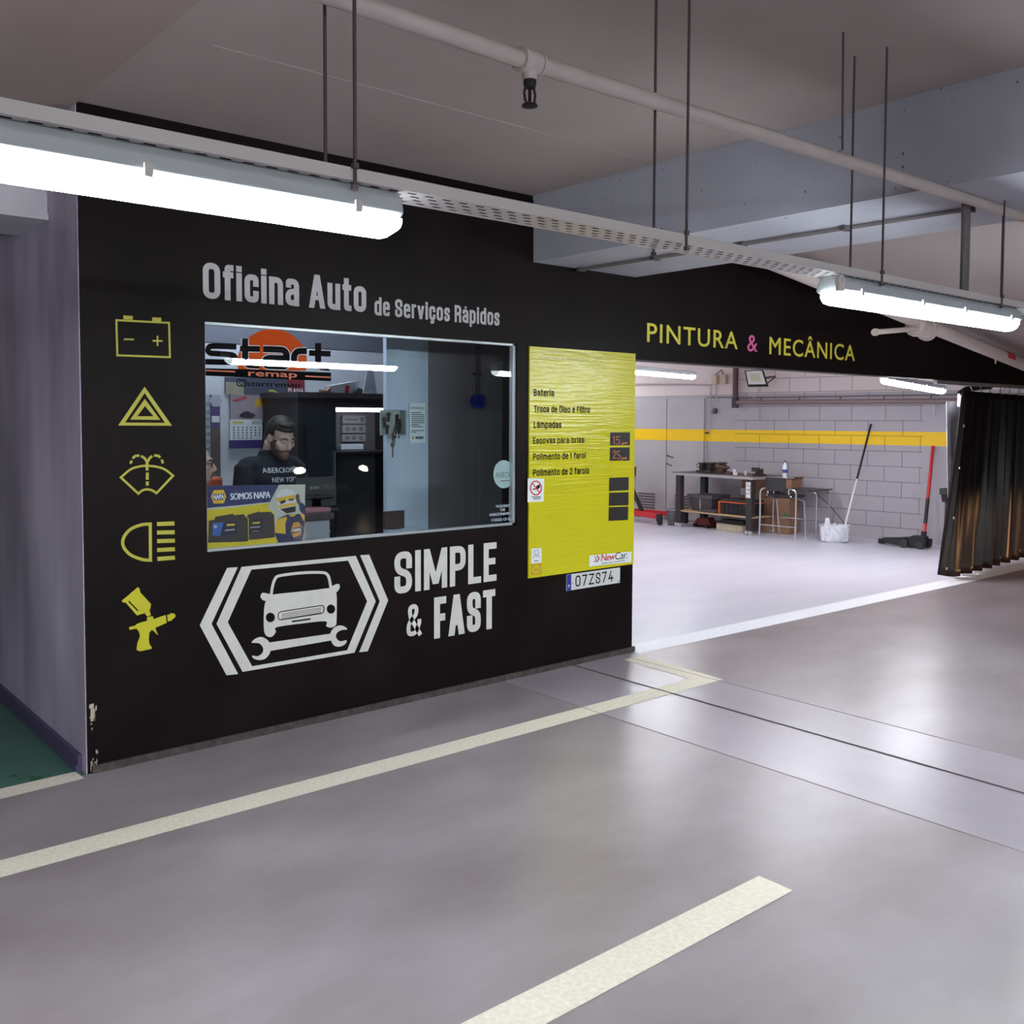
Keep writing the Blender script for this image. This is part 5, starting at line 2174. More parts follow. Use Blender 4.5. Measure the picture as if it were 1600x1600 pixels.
g = thing('notice_sheet', (X(652, 660, YP), YP, Z(652, 692, YP)), 'white printed notice sheet fixed on the blue lit pillar', 'notice')
b = MB()
x0_, x1_, z0_, z1_ = pbox(b, 640.5, 665, 630, 692, YP-.012, .010)
b.build('sheet', M('notice_paper', (.80, .86, .86), .4), g)
f = Flat(xzmap(YP-.012), .001)
w_, h_ = x1_-x0_, z1_-z0_
text_on(f, 'INFORMAÇÃO', x0_+.08*w_, x1_-.06*w_, z1_-.15*h_, .055*h_, .02)
for k, ww in enumerate((.6, .84, .84, .84, .84, .84, .5, .75)):
    f.rect(x0_+.08*w_, z1_-(.25+k*.05)*h_, x0_+(.08+ww)*w_, z1_-(.228+k*.05)*h_)
f.rect(x0_+.08*w_, z1_-.70*h_, x0_+.9*w_, z1_-.68*h_)
f.rect(x0_+.08*w_, z1_-.74*h_, x0_+.4*w_, z1_-.72*h_)
f.rect(x0_+.34*w_, z1_-.90*h_, x0_+.85*w_, z1_-.84*h_)
f.build('print', M('notice_ink', (.08, .12, .18), .6), g)
f = Flat(xzmap(YP-.012), .001)
f.poly(circ((x0_+.18*w_, z0_+.13*h_), .05*w_, .05*h_, 16))
f.build('emblem', M('calendar_yellow'), g)
b = MB()
pbox(b, 601.5, 632, 798.5, 826, YP-.03, .028)
tag(b.build('brown_board', M('brown_board', (.075, .045, .045), .5)), 'small brown board at the foot of the blue lit pillar', 'board')
# cable with a blue plug on the grey panel
g = thing('blue_socket', (X(746.5, 627, .82), .82, Z(746.5, 627, .82)), 'round blue socket hanging on two cables in front of the grey panel', 'socket')
c = ony(746.5, 627, .82)
b = MB()
b.lathe(c, [(.03, -.03), (.052, -.028), (.052, .02), (.04, .028)], 18, (0, 1, 0))
b.build('body', M('socket_blue', (.02, .03, .30), .35), g, smooth=True)
b = MB()
b.lathe(c+Vector((0, -.028, 0)), [(.02, -.006), (.03, -.004), (.03, 0)], 14, (0, 1, 0))
b.build('cover', M('socket_dark_blue', (.01, .015, .12), .35), g)
b = MB()
b.tube([c+Vector((-.012, 0, .05)), c+Vector((-.010, .01, 1.0))], .006, 6)
b.tube([c+Vector((.012, 0, .05)), c+Vector((.010, .01, 1.0))], .006, 6)
b.build('cable', M('cable_dark_grey', (.06, .055, .065), .5), g)
for k in (.18, .48):
    b = MB()
    b.box((c.x-.03, .815, c.z+k), (c.x+.03, .845, c.z+k+.02))
    b.build('clip', M('cable_dark_grey'), g)

# counter with the monitor
YD = .33
ctz = Z(500, 803, YD)
dxr = X(523, 806, YD)
g = thing('office_counter', (1.0, .5, 0), 'white counter with a dark top inside the window in front of the man', 'counter')
b = MB()
b.box((.14, YD, ctz-.035), (dxr, .86, ctz))
b.build('counter_top', M('counter_dark', (.035, .028, .03), .35), g, bevel=.004)
b = MB()
b.box((.14, YD+.03, 0), (X(515, 830, YD+.03), YD+.05, ctz-.035))
b.build('front_panel', M('counter_white', (.30, .31, .35), .4), g)
b = MB()
b.box((X(515, 830, YD+.03)-.02, YD+.05, 0), (X(515, 830, YD+.03), .84, ctz-.035))
b.build('side_panel', M('counter_white'), g)
b = MB()
pbox(b, 477, 517, 794, 800.5, .40, .20)
o = b.build('pink_folder', M('folder_pink', (.30, .12, .15), .5), bevel=.004)
o.location.z = ctz
tag(o, 'flat pink folder lying on the counter under the monitor', 'folder')
YM = .52
g = thing('computer_monitor', (X(500, 780, YM), YM, ctz), 'black computer monitor seen from behind on the counter', 'monitor')
b = MB()
x0_, x1_, z0_, z1_ = pbox(b, 462, 526, 746, 793, YM, .03)
b.build('shell', BLK, g, bevel=.006)
b = MB()
b.box((x0_+.01, YM+.03, z0_+.01), (x1_-.01, YM+.034, z1_-.01))
b.build('screen', emission('monitor_screen_light', (.5, .65, .9), .8), g)
b = MB()
b.box(((x0_+x1_)/2-.1, YM-.03, z0_+.05), ((x0_+x1_)/2+.1, YM, z1_-.10))
b.build('rear_bulge', BLK, g, bevel=.01)
b = MB()
b.box(((x0_+x1_)/2-.03, YM+.0, ctz), ((x0_+x1_)/2+.03, YM+.025, z0_+.06))
b.box(((x0_+x1_)/2-.11, YM-.07, ctz), ((x0_+x1_)/2+.11, YM+.10, ctz+.012))
b.build('stand', BLK, g)
f = Flat(xzmap(YM), .001)
text_on(f, 'acer', X(484, 761, YM), X(500, 761, YM), Z(492, 764, YM), .022, .0)
f.build('maker_mark', M('mark_grey', (.30, .28, .30), .4), g)
b = MB()
b.box((1.15, .66, ctz), (1.52, .80, ctz+.02))
tag(b.build('keyboard', BLK2, bevel=.004), 'black keyboard on the counter behind the monitor', 'keyboard')

# stickers on the outer face of the pane
YG = .040
sm = pxmap(310, 500, 7.273, 7.273, YG)
ST = M('sticker_black', (.004, .003, .005), .8, spec=.05)
sgn = thing('window_sticker', sm(780, 650, 0), 'orange and black round logo sticker at the top left of the window', 'sticker')
f = Flat(sm, .0006)
f.poly([p for p in circ((838, 478), 396, 376, 48)if p.y < 578]+[])
f.build('orange_disc', ORANGE, sgn)
LET = {'s': [(430, 306), (190, 296), (120, 300), (100, 345), (130, 378), (300, 388), (395, 398), (425, 440), (400, 474), (330, 480), (75, 474)],
       't': [(528, 212), (530, 470), (560, 512), (690, 518)], 't2': [(470, 325), (695, 330)],
       'a': [(735, 330), (960, 338), (1000, 375), (1000, 530), (780, 522), (745, 490), (760, 445), (800, 430), (995, 438)],
       'r': [(1085, 535), (1085, 400), (1120, 355), (1230, 352)],
       'T': [(1358, 262), (1358, 500), (1390, 535), (1492, 545)], 'T2': [(1255, 375), (1500, 385)]}
for wd, mt, lf, nm in ((88, M('sticker_white', (.72, .72, .74), .4), .0012, 'letter_outline'), (70, ST, .0020, 'letters')):
    f = Flat(sm, lf)
    for k, pts in LET.items():
        w_ = wd if k not in ('s', 'T2', 't2') else wd-6
        if nm == 'letter_outline' and k in 'sTT2':
            continue
        f.rib(rpath(pts, 40), w_)
    f.build(nm, mt, sgn)
f = Flat(sm, .0024)
f.poly([(72, 548), (560, 560), (1180, 585), (1505, 598), (1505, 695), (1180, 682), (560, 655), (72, 632)])
f.build('black_band', ST, sgn)
f = Flat(sm, .0029)
f.rib([(75, 573), (415, 588)], 15)
f.rib([(1212, 638), (1500, 652)], 15)
a, c, h = sm(566, 633, 0), sm(1116, 646, 0), sm(566, 578, 0)
f.m0 = xzmap(YG)
text_on(f, 'remap', a.x, c.x, (a.z+c.z)/2-.002, (h.z-a.z)*1.25, .03)
f.build('orange_word', M('sticker_orange_text', (.75, .13, .035), .4), sgn)
hs = thing('window_sticker', sm(800, 770, 0), 'dark account name lettering under the round logo sticker on the window', 'sticker')
f = Flat(xzmap(YG), .0006)
a, c, h = sm(552, 745, 0), sm(1155, 768, 0), sm(552, 690, 0)
text_on(f, 'startremap', a.x, c.x, (a.z+c.z)/2, h.z-a.z, .025)
f.build('account_name', ST, hs)
f = Flat(sm, .0006)
f.rib(rpath([(440, 675), (540, 680), (540, 752), (440, 748)], 24, closed=True), 13, closed=True)
f.rib(circ((490, 714), 22, 20, 18), 11, closed=True)
f.build('camera_icon', ST, hs)
f = Flat(pxmap(0, 0, 1, 1, YG), .0006)
f.poly(circ((787, 741), 16.2, 22, 32))
ac = f.build('window_sticker', M('sticker_pale_green', (.42, .52, .50), .5))
tag(ac, 'pale green oval sticker near the right edge of the window', 'sticker')
f = Flat(xzmap(YG), .0012)
text_on(f, 'ANECRA', X(774, 745, YG), X(802, 745, YG), Z(788, 746, YG), .032, .0)
f.rect(X(782, 751, YG), Z(788, 752, YG), X(796, 751, YG), Z(788, 750.5, YG))
f.build('sticker_word', M('grey_ink'), ac)
f = Flat(xzmap(YG), .0006)
WT_ = M('window_white_letter', (.62, .63, .68), .5)
for txt, u0, u1, v, hh in (('HORÁRIO', 775, 796, 792.5, 4), ('DE', 782, 789, 798.5, 4), ('FUNCIONAMENTO', 765, 806, 805, 4.2), ('TODOS OS DIAS', 767, 804, 813.5, 4.2)):
    text_on(f, txt, X(u0, v, YG), X(u1, v, YG), Z((u0+u1)/2, v, YG), Z(785, v-hh, YG)-Z(785, v, YG), .03)
for k in range(4):
    f.rect(X(766+k*6, 820, YG), Z(778, 821, YG), X(770+k*6, 820, YG), Z(778, 818, YG))
tag(f.build('window_lettering', WT_), 'small white opening hours lettering at the bottom right of the window', 'lettering')

# battery poster at the bottom left of the pane
pm = pxmap(310, 640, 7.273, 7.273, YG)
ps = thing('window_poster', pm(650, 1580, 0), 'purple and yellow battery poster at the bottom left of the window', 'poster')


def pshape(name, mat, polys=(), ribs=(), lift=.002, parent=None):
    f = Flat(pm, lift)
    for q in polys:
        f.poly(q)
    for q, w_ in ribs:
        f.rib(q, w_)
    return f.build(name, mat, parent or ps)


pshape('sheet', M('poster_beige', (.46, .43, .37), .5), [[(92, 866), (1214, 850), (1202, 1518), (1165, 1540), (103, 1592)]], lift=.0006)
pshape('purple_header', NAVY, [[(92, 866), (915, 853), (812, 1048), (450, 1088), (98, 1118)]], lift=.0012)
pshape('yellow_field', YPRINT if False else M('poster_yellow', (.58, .44, .012), .45), [[(99, 1142), (450, 1108), (806, 1062), (782, 1110), (862, 1172), (872, 1440), (918, 1552), (103, 1592)]], lift=.0012)
bt = pshape('battery_picture', M('battery_dark', (.042, .026, .024), .5), [[(116, 1262), (185, 1248), (188, 1218), (395, 1182), (398, 1200), (515, 1188), (528, 1212), (560, 1240), (566, 1490), (540, 1500), (108, 1512)]], lift=.0018)
pshape('battery_label', M('battery_label', (.012, .01, .03), .5), [[(285, 1282), (432, 1268), (432, 1420), (252, 1432)]], lift=.0024, parent=bt)
pshape('battery_label', M('battery_blue', (.04, .10, .34), .5), [[(160, 1290), (284, 1280), (245, 1432), (160, 1434)]], lift=.0024, parent=bt)
pshape('battery_print', M('battery_yellow', (.62, .40, .05), .5), [[(320, 1300), (414, 1294), (410, 1318), (318, 1324)]], lift=.0029, parent=bt)
pshape('battery_print', M('battery_white', (.35, .36, .40), .5), [circ((190, 1330), 20, 20, 16)], [([(298, 1372), (410, 1362)], 16)], lift=.0029, parent=bt)
bt2 = pshape('battery_picture', M('battery_dark'), [[(545, 1212), (572, 1192), (680, 1160), (690, 1150), (694, 1166), (820, 1160), (858, 1196), (868, 1450), (640, 1476), (572, 1480), (570, 1240)]], lift=.0022)
pshape('battery_label', M('battery_label'), [[(612, 1246), (722, 1232), (716, 1390), (568, 1402)]], lift=.0029, parent=bt2)
pshape('battery_print', M('battery_yellow'), [[(612, 1280), (698, 1272), (696, 1294), (610, 1300)]], lift=.0034, parent=bt2)
pshape('battery_print', M('battery_white'), [], [([(586, 1340), (700, 1330)], 14), ([(608, 1384), (688, 1378)], 6)], lift=.0034, parent=bt2)
hx = pshape('hexagon_logo', M('poster_amber', (.66, .38, .02), .5), [[(138, 992), (172, 916), (284, 912), (314, 986), (286, 1064), (174, 1070)]], lift=.0018)
pshape('logo_bar', NAVY, [[(160, 960), (290, 955), (291, 1024), (161, 1028)]], lift=.0024, parent=hx)
f = Flat(xzmap(YG), .0029)
a, c, h = pm(168, 1020, 0), pm(286, 1016, 0), pm(168, 965, 0)
text_on(f, 'NAPA', a.x, c.x, (a.z+c.z)/2, h.z-a.z, .03)
f.build('logo_word', M('poster_white', (.66, .65, .68), .5), hx)
f = Flat(xzmap(YG), .002)
a, c, h = pm(364, 1020, 0), pm(815, 1006, 0), pm(364, 948, 0)
text_on(f, 'SOMOS NAPA', a.x, c.x, (a.z+c.z)/2, h.z-a.z, .03, .95)
f.build('headline', M('poster_white'), ps)
pl_ = pshape('player_picture', M('jersey_navy', (.015, .018, .07), .5), [[(870, 1420), (880, 1300), (905, 1240), (1010, 1190), (1130, 1185), (1205, 1180), (1200, 1400), (1165, 1535), (925, 1550), (905, 1510)], [(1140, 1070), (1185, 1060), (1212, 1100), (1205, 1200), (1150, 1150)]], lift=.0018)
pshape('sleeve', M('jersey_amber', (.62, .36, .03), .5), [[(872, 1400), (876, 1300), (905, 1245), (1000, 1215), (1005, 1240), (985, 1300), (990, 1412)], [(1020, 1195), (1120, 1185), (1080, 1215), (1050, 1215)], [(1150, 1182), (1206, 1190), (1202, 1270), (1180, 1240)]], lift=.0024, parent=pl_)
pshape('helmet', M('helmet_white', (.56, .54, .52), .4), [smooth_path([(885, 1010), (895, 950), (930, 915), (990, 903), (1050, 912), (1095, 950), (1108, 1020), (1105, 1130), (1040, 1170), (950, 1165), (905, 1120)], 4)], lift=.0024, parent=pl_)
pshape('helmet_band', M('jersey_amber'), [[(884, 1005), (1090, 965), (1105, 1010), (895, 1055)], [(905, 1090), (1104, 1055), (1104, 1090), (915, 1125)]], lift=.0029, parent=pl_)
pshape('helmet_gap', BLK, [[(920, 1045), (985, 1022), (990, 1050), (935, 1076)], [(1020, 1018), (1085, 1008), (1080, 1030), (1025, 1036)], [(925, 1130), (1104, 1095), (1100, 1160), (1000, 1180)]], lift=.0034, parent=pl_)
pshape('back_emblem', M('emblem_orange', (.50, .20, .03), .5), [[(1045, 1380), (1075, 1285), (1140, 1275), (1172, 1330), (1160, 1420), (1078, 1455)]], lift=.0029, parent=pl_)
pshape('back_emblem_bar', M('battery_label'), [[(1062, 1350), (1166, 1325), (1165, 1385), (1062, 1410)]], lift=.0034, parent=pl_)
f = Flat(xzmap(YG), .0039)
a, c, h = pm(1070, 1396, 0), pm(1160, 1376, 0), pm(1070, 1358, 0)
text_on(f, 'NAPA', a.x, c.x, (a.z+c.z)/2, h.z-a.z, .03)
f.build('emblem_word', M('poster_white'), pl_)
pshape('hand', M('poster_skin', (.10, .07, .06), .6), [smooth_path([(1100, 990), (1115, 962), (1140, 965), (1150, 1030), (1165, 1060), (1140, 1080), (1115, 1050)], 3)], lift=.0029, parent=pl_)

# ceiling lamp of the office
lo = tube_lamp(1.2, emission('office_diffuser_light', (.80, .90, 1), 42.0), 'tube lamp on the office ceiling out of view above the counter', None, (1.3, .95, ZT-.001))
lo2 = copy_tree(lo)  # second lamp, added to brighten the back of the office
lo2.location = (1.9, 2.06, ZT-.001)
lo2['label'] = 'added unseen tube lamp behind the bulkhead, brightening the office back wall'


# ------------------------------------------------------------------ people in the office
def skin_mat(n, c):
    return M(n, c, .5, var=.08, scale=20)


SKIN = skin_mat('skin_tone', (.52, .34, .28))
HAIR = M('hair_brown', (.022, .014, .012), .6, var=.4, scale=60, stretch=(1, 1, .3))
BEARD = M('beard_brown', (.11, .066, .052), .8)


def remeshed(b, name, mat, parent, vox, T, sm_=2):
    """join the overlapping shapes of b into one continuous skin"""
    me = bpy.data.meshes.new('tmp')
    me.from_pydata([T @ p for p in b.v], [], b.f)
    o = bpy.data.objects.new('tmp', me)
    COL.objects.link(o)
    md = o.modifiers.new('r', 'REMESH')
    md.mode = 'VOXEL'
    md.voxel_size = vox
    md2 = o.modifiers.new('s', 'SMOOTH')
    md2.factor = .5
    md2.iterations = sm_
    dg = bpy.context.evaluated_depsgraph_get()
    m2 = bpy.data.meshes.new_from_object(o.evaluated_get(dg))
    bpy.data.objects.remove(o)
    org = _org[parent.name]
    for v in m2.vertices:
        v.co -= org
    m2.name = name
    m2.materials.clear()
    m2.materials.append(mat)
    for p in m2.polygons:
        p.use_smooth = True
    r = bpy.data.objects.new(name, m2)
    COL.objects.link(r)
    r.parent = parent
    _org[r.name] = org
    return r


def person(loc, turn, head_tilt, head_turn, label, hips, top_col, trouser, female=False):
    g = thing('person', loc, label, 'person')
    T = Matrix.Translation(loc) @ Matrix.Rotation(math.radians(turn), 4, 'Z')
    sh = hips+.46                         # shoulder line
    ws_ = .155 if female else .168
    neck = Vector((0, -.03, sh+.04))
    hc = neck+Vector((0, -.045, .135))
    HT = Matrix.Translation(neck) @ Matrix.Rotation(math.radians(head_turn), 4, 'Z') @ Matrix.Rotation(math.radians(head_tilt), 4, 'X') @ Matrix.Translation(-neck)
    b = MB()
    b.tube([(0, 0, hips-.06), (0, 0, hips+.08), (0, -.01, hips+.22), (0, -.02, hips+.36), (0, -.02, sh+.0), (0, -.02, sh+.05)], [.15, .145, .14, .15, .11, .05], 16)
    b.tube([neck+Vector((0, .03, -.08)), neck+Vector((0, .015, .0)), neck+Vector((0, -.02, .08))], [.062, .055, .055], 14)
    arms = []
    for s in (-1, 1):
        S_ = Vector((s*ws_, -.01, sh-.03))
        E_ = Vector((s*(ws_+.065), -.06, sh-.33))
        H_ = Vector((s*(ws_-.03), -.30, sh-.40))
        arms.append((s, S_, E_, H_))
        b.tube([S_, S_.lerp(E_, .5), E_], [.050, .046, .038], 12)
        b.tube([E_, E_.lerp(H_, .4), H_], [.038, .036, .026], 12)
        palm = H_+Vector((-s*.01, -.05, -.008))
        b.ell(palm, (.042, .055, .016), 12, 8)
        for k in range(4):
            fx = palm.x+s*(-.030+.020*k)
            ln = (.060, .072, .068, .054)[k]
            b.tube([(fx, palm.y-.04, palm.z+.004), (fx, palm.y-.045-ln*.5, palm.z+.006), (fx, palm.y-.045-ln, palm.z-.012)], [.0095, .009, .0075], 8)
        b.tube([(palm.x-s*.035, palm.y+.01, palm.z), (palm.x-s*.062, palm.y-.02, palm.z-.002), (palm.x-s*.064, palm.y-.045, palm.z-.006)], [.012, .011, .009], 8)
    seated = hips < .7
    for s in (-1, 1):
        if seated:
            pts = [(s*.09, 0, hips-.03), (s*.10, -.22, hips-.02), (s*.10, -.43, hips-.04), (s*.10, -.45, .30), (s*.10, -.42, .08)]
        else:
            pts = [(s*.09, 0, hips-.03), (s*.10, -.02, hips*.72), (s*.10, -.03, hips*.5), (s*.10, .0, .30), (s*.10, .02, .08)]
        b.tube(pts, [.088, .078, .055, .050, .036], 12)
        f_ = Vector(pts[-1])
        b.tube([f_+Vector((0, .04, -.04)), f_+Vector((0, -.08, -.05)), f_+Vector((0, -.17, -.055))], [.036, .036, .026], 10)
    # head (built upright, then tilted)
    h = MB(HT)
    c = hc
    h.ell(c+Vector((0, .015, .035)), (.074, .094, .092), 20, 14)
    h.ell(c+Vector((0, -.028, -.035)), (.060, .066, .082), 18, 12)
    h.ell(c+Vector((0, -.060, -.095)), (.030, .028, .024), 12, 8)
    h.tube([c+Vector((-.05, -.070, .022)), c+Vector((0, -.088, .028)), c+Vector((.05, -.070, .022))], [.010, .013, .010], 8)
    h.tube([c+Vector((0, -.088, .015)), c+Vector((0, -.104, -.012)), c+Vector((0, -.117, -.034))], [.009, .011, .013], 8)
    h.ell(c+Vector((-.012, -.100, -.038)), (.010, .011, .008), 8, 6)
    h.ell(c+Vector((.012, -.100, -.038)), (.010, .011, .008), 8, 6)
    h.ell(c+Vector((0, -.088, -.064)), (.024, .010, .006), 10, 6)
    h.ell(c+Vector((0, -.086, -.076)), (.021, .011, .007), 10, 6)
    for s in (-1, 1):
        h.ell(c+Vector((s*.045, -.062, -.020)), (.022, .022, .022), 10, 8)
        h.ell(c+Vector((s*.076, .008, -.012)), (.010, .020, .032), 10, 8)
        h.ell(c+Vector((s*.032, -.078, .006)), (.016, .012, .010), 10, 6)
    n = len(b.v)
    b.v += [HT @ p for p in h.v]
    b.f += [tuple(i+n for i in f) for f in h.f]
    body = remeshed(b, 'body', SKIN, g, .0075, T, 2)
    TH = T @ HT
    for s in (-1, 1):
        e = MB(TH)
        e.ell(c+Vector((s*.032, -.0835, .007)), (.0125, .008, .0055), 10, 6)
        eye = e.build('eye', M('eye_white', (.55, .52, .50), .3), g)
        e = MB(TH)
        e.ell(c+Vector((s*.032, -.0905, .005)), (.0055, .002, .0055), 8, 6)
        e.build('iris', BLK, eye)
        e = MB(TH)
        e.tube([c+Vector((s*.015, -.098, .026)), c+Vector((s*.034, -.094, .031)), c+Vector((s*.052, -.078, .025))], [.004, .005, .003], 6)
        e.build('eyebrow', HAIR, g)
    e = MB(TH)
    e.ell(c+Vector((0, -.092, -.070)), (.022, .009, .0085), 10, 6)
    e.build('lips', M('lip_tone', (.30, .13, .11), .5), g)
    # hair: the part of a slightly larger skull above the hairline
    hb = MB(TH)
    t_ = MB()
    cc_ = c+Vector((0, .016, .036))
    t_.ell(cc_, (.081, .101, .101), 32, 22)
    keep = []
    for f_ in t_.f:
        q_ = sum((t_.v[i] for i in f_), Vector())/len(f_) - cc_
        line = .026 if q_.y < -.045 else (-.018 if q_.y < .01 else -.095)
        if female:
            line = .052 if q_.y < -.02 else (.02 if q_.y < .035 else -.12)
        if q_.z > line:
            keep.append(f_)
    hb.v, hb.f, hb.mi = t_.v, keep, [0]*len(keep)
    if female:
        hb.tube([c+Vector((0, .08, .03)), c+Vector((0, .12, -.06)), c+Vector((0, .11, -.20))], [.06, .07, .03], 12)
    else:
        hb.ell(c+Vector((0, -.030, .102)), (.058, .052, .020), 14, 8)
    ho = hb.build('hair', HAIR, g, smooth=True)
    sd = ho.modifiers.new('s', 'SOLIDIFY')
    sd.thickness = .008
    if not female:
        hb = MB(TH)
        t_ = MB()
        cc_ = c+Vector((0, -.026, -.037))
        t_.ell(cc_, (.0645, .071, .086), 32, 22)
        keep = []
        for f_ in t_.f:
            q_ = sum((t_.v[i] for i in f_), Vector())/len(f_) - cc_
            mouth = abs(q_.x) < .027 and -.046 < q_.z < -.022
            if (q_.z < -.018 or (q_.y > -.03 and q_.z < .03)) and q_.y < .03 and not mouth:
                keep.append(f_)
        hb.v, hb.f, hb.mi = t_.v, keep, [0]*len(keep)
        hb.ell(c+Vector((0, -.064, -.097)), (.033, .030, .026), 14, 8)
        hb.build('beard', BEARD, g, smooth=True)
    else:
        gl = MB(TH)
        for s in (-1, 1):
            gl.tube([c+Vector((s*.034+.023*math.cos(a), -.100+.012*abs(math.cos(a)*.3), .004+.019*math.sin(a))) for a in [2*math.pi*k/16 for k in range(16)]], .0022, 6, closed=True)
            gl.tube([c+Vector((s*.056, -.096, .008)), c+Vector((s*.080, .0, .006))], .002, 6)
        gl.tube([c+Vector((-.012, -.103, .008)), c+Vector((.012, -.103, .008))], .002, 6)
        gl.build('glasses', BLK, g)
    # sweater over torso and arms
    b = MB()
    b.tube([(0, 0, hips-.10), (0, 0, hips+.04), (0, -.01, hips+.22), (0, -.02, hips+.36), (0, -.02, sh-.02), (0, -.02, sh+.055)], [.168, .165, .162, .165, .128, .068], 20)
    for s, S_, E_, H_ in arms:
        b.ell(S_+Vector((-s*.05, 0, .0)), (.105, .075, .065), 14, 10)
        b.tube([S_, S_.lerp(E_, .5), E_], [.068, .064, .056], 14)
        b.tube([E_, E_.lerp(H_, .5), H_+Vector((0, .03, 0))], [.056, .050, .037], 14)
    b.lathe((0, -.022, sh+.045), [(.066, 0), (.078, .006), (.078, .02), (.066, .028)], 24)
    sw = remeshed(b, 'sweater', top_col, g, .010, T, 3)
    b = MB()
    if seated:
        for s in (-1, 1):
            b.tube([(s*.07, .06, hips-.02), (s*.09, 0, hips-.02), (s*.10, -.22, hips-.01), (s*.10, -.44, hips-.035), (s*.10, -.455, .30), (s*.10, -.42, .10)], [.10, .11, .098, .075, .066, .055], 14)
    else:
        b.tube([(0, 0, hips-.10), (0, 0, hips+.04)], [.15, .158], 16)
        for s in (-1, 1):
            b.tube([(s*.075, 0, hips+.0), (s*.10, -.02, hips*.72), (s*.10, -.03, hips*.5), (s*.10, .0, .30), (s*.10, .02, .09)], [.10, .098, .072, .066, .055], 14)
    remeshed(b, 'trousers', trouser, g, .012, T, 2)
    for s in (-1, 1):
        b = MB(T)
        yy = -.42 if seated else .02
        b.tube([(s*.10, yy+.06, .045), (s*.10, yy-.08, .045), (s*.10, yy-.18, .036)], [.045, .046, .034], 12)
        b.build('shoe', BLK, g, smooth=True)
    return g, sw, T, sh


mp_ = ony(437, 700, 1.12)
man, sweater, TM, shm = person((mp_.x-.06, 1.14, 0), 2, 22, 6, 'bearded man in a black printed sweater looking down at the counter behind the window', .86, M('sweater_black', (.010, .010, .017), .85), M('trousers_dark', (.03, .03, .04), .8))
from mathutils.bvhtree import BVHTree
so_ = _org[man.name]
bv = BVHTree.FromPolygons([v.co+so_ for v in sweater.data.vertices], [tuple(p.vertices) for p in sweater.data.polygons])


def chest(x, z, lift):
    h_ = bv.ray_cast(Vector((x, .2, z)), Vector((0, 1, 0)))
    y = h_[0].y if h_[0] else 1.0
    return Vector((x, y-.002-lift, z))


f = Flat(chest, .001)
zz = Z(450, 738, .98)
text_on(f, 'ABERCROMBIE', mp_.x-.165, mp_.x+.075, zz, .030, .02, 1.15)
text_on(f, 'NEW YORK', mp_.x-.125, mp_.x+.045, zz-.058, .030, .02, 1.15)
f.build('chest_print', M('print_white', (.55, .56, .60), .6), man)
wp_ = ony(319, 738, 1.05)
person((wp_.x-.135, 1.06, 0), 62, 2, 0, 'woman with glasses seated at the far left behind the window, only her face showing', .685, M('blouse_dark', (.05, .04, .06), .8), M('trousers_dark'), True)
g = thing('office_chair', (wp_.x-.10, 1.02, 0), 'orange backed chair behind the seated woman in the office', 'chair')
TC = Matrix.Translation((wp_.x-.135, 1.06, 0)) @ Matrix.Rotation(math.radians(62), 4, 'Z')
b = MB(TC)
b.box((-.22, -.20, .46), (.22, .22, .50))
b.build('seat', BLK2, g, bevel=.015)
pr_ = ony(339, 770, 1.3)
b = MB()
b.box((pr_.x-.16, 1.28, .70), (pr_.x+.035, 1.33, Z(339, 745, 1.3)))
b.build('backrest', M('chair_orange', (.42, .075, .03), .6), g, bevel=.02)
b = MB()
b.tube([(wp_.x-.135, 1.06, .46), (wp_.x-.135, 1.06, .06)], .03, 10)
b.tube([(wp_.x-.135, 1.12, .44), (pr_.x-.08, 1.34, .5), (pr_.x-.08, 1.34, .8)], .015, 8)
b.build('gas_post', DARKSTEEL, g)
for k in range(5):
    a = k*2*math.pi/5
    b = MB()
    q_ = Vector((wp_.x-.135, 1.06, .05))
    b.bar(q_, q_+Vector((.25*math.cos(a), .25*math.sin(a), -.02)), .04, .025)
    b.lathe(q_+Vector((.25*math.cos(a), .25*math.sin(a), -.025)), [(.01, -.015), (.025, -.015), (.025, .015), (.01, .015)], 10, (0, 1, 0))
    b.build('leg', BLK2, g)

# ------------------------------------------------------------------ parked car behind the viewer, mirrored in the pane
YCAR = -10.4
ha, hb_ = ony(470, 734, -YCAR), ony(567, 736, -YCAR)
hx0, hx1, hz = ha.x, hb_.x, (ha.z+hb_.z)/2
cxm = (hx0+hx1)/2
hw = (hx1-hx0)/2
car = thing('car', (cxm, YCAR-2, 0), 'dark car with its headlights on, mirrored in the office window', 'car')
PAINT = M('car_paint', (.012, .013, .018), .25, spec=.6)
sec = [(0.0, .36, .62, .78), (-.10, .22, .80, .88), (-.35, .20, .90, .94), (-1.0, .20, 1.0, .97), (-1.25, .20, 1.02, .98), (-3.3, .20, 1.04, .97), (-3.9, .22, 1.0, .94), (-4.1, .30, .90, .86)]
b = MB()
vs = []
NS = 20
for dy, z0_, z1_, wf in sec:
    W_ = (hw+.24)*wf
    zc_, hz_ = (z0_+z1_)/2, (z1_-z0_)/2
    for k in range(NS):
        a = 2*math.pi*k/NS
        ca, sa = math.cos(a), math.sin(a)
        vs.append((cxm+W_*math.copysign(abs(ca)**.4, ca), YCAR+.12+dy, zc_+hz_*math.copysign(abs(sa)**.5, sa)))
fs = [(i*NS+k, i*NS+(k+1) % NS, (i+1)*NS+(k+1) % NS, (i+1)*NS+k) for i in range(len(sec)-1) for k in range(NS)]
fs += [tuple(range(NS-1, -1, -1)), tuple((len(sec)-1)*NS+k for k in range(NS))]
b.add(vs, fs)
b.build('body', PAINT, car, smooth=True)
W_ = hw+.2
b = MB()
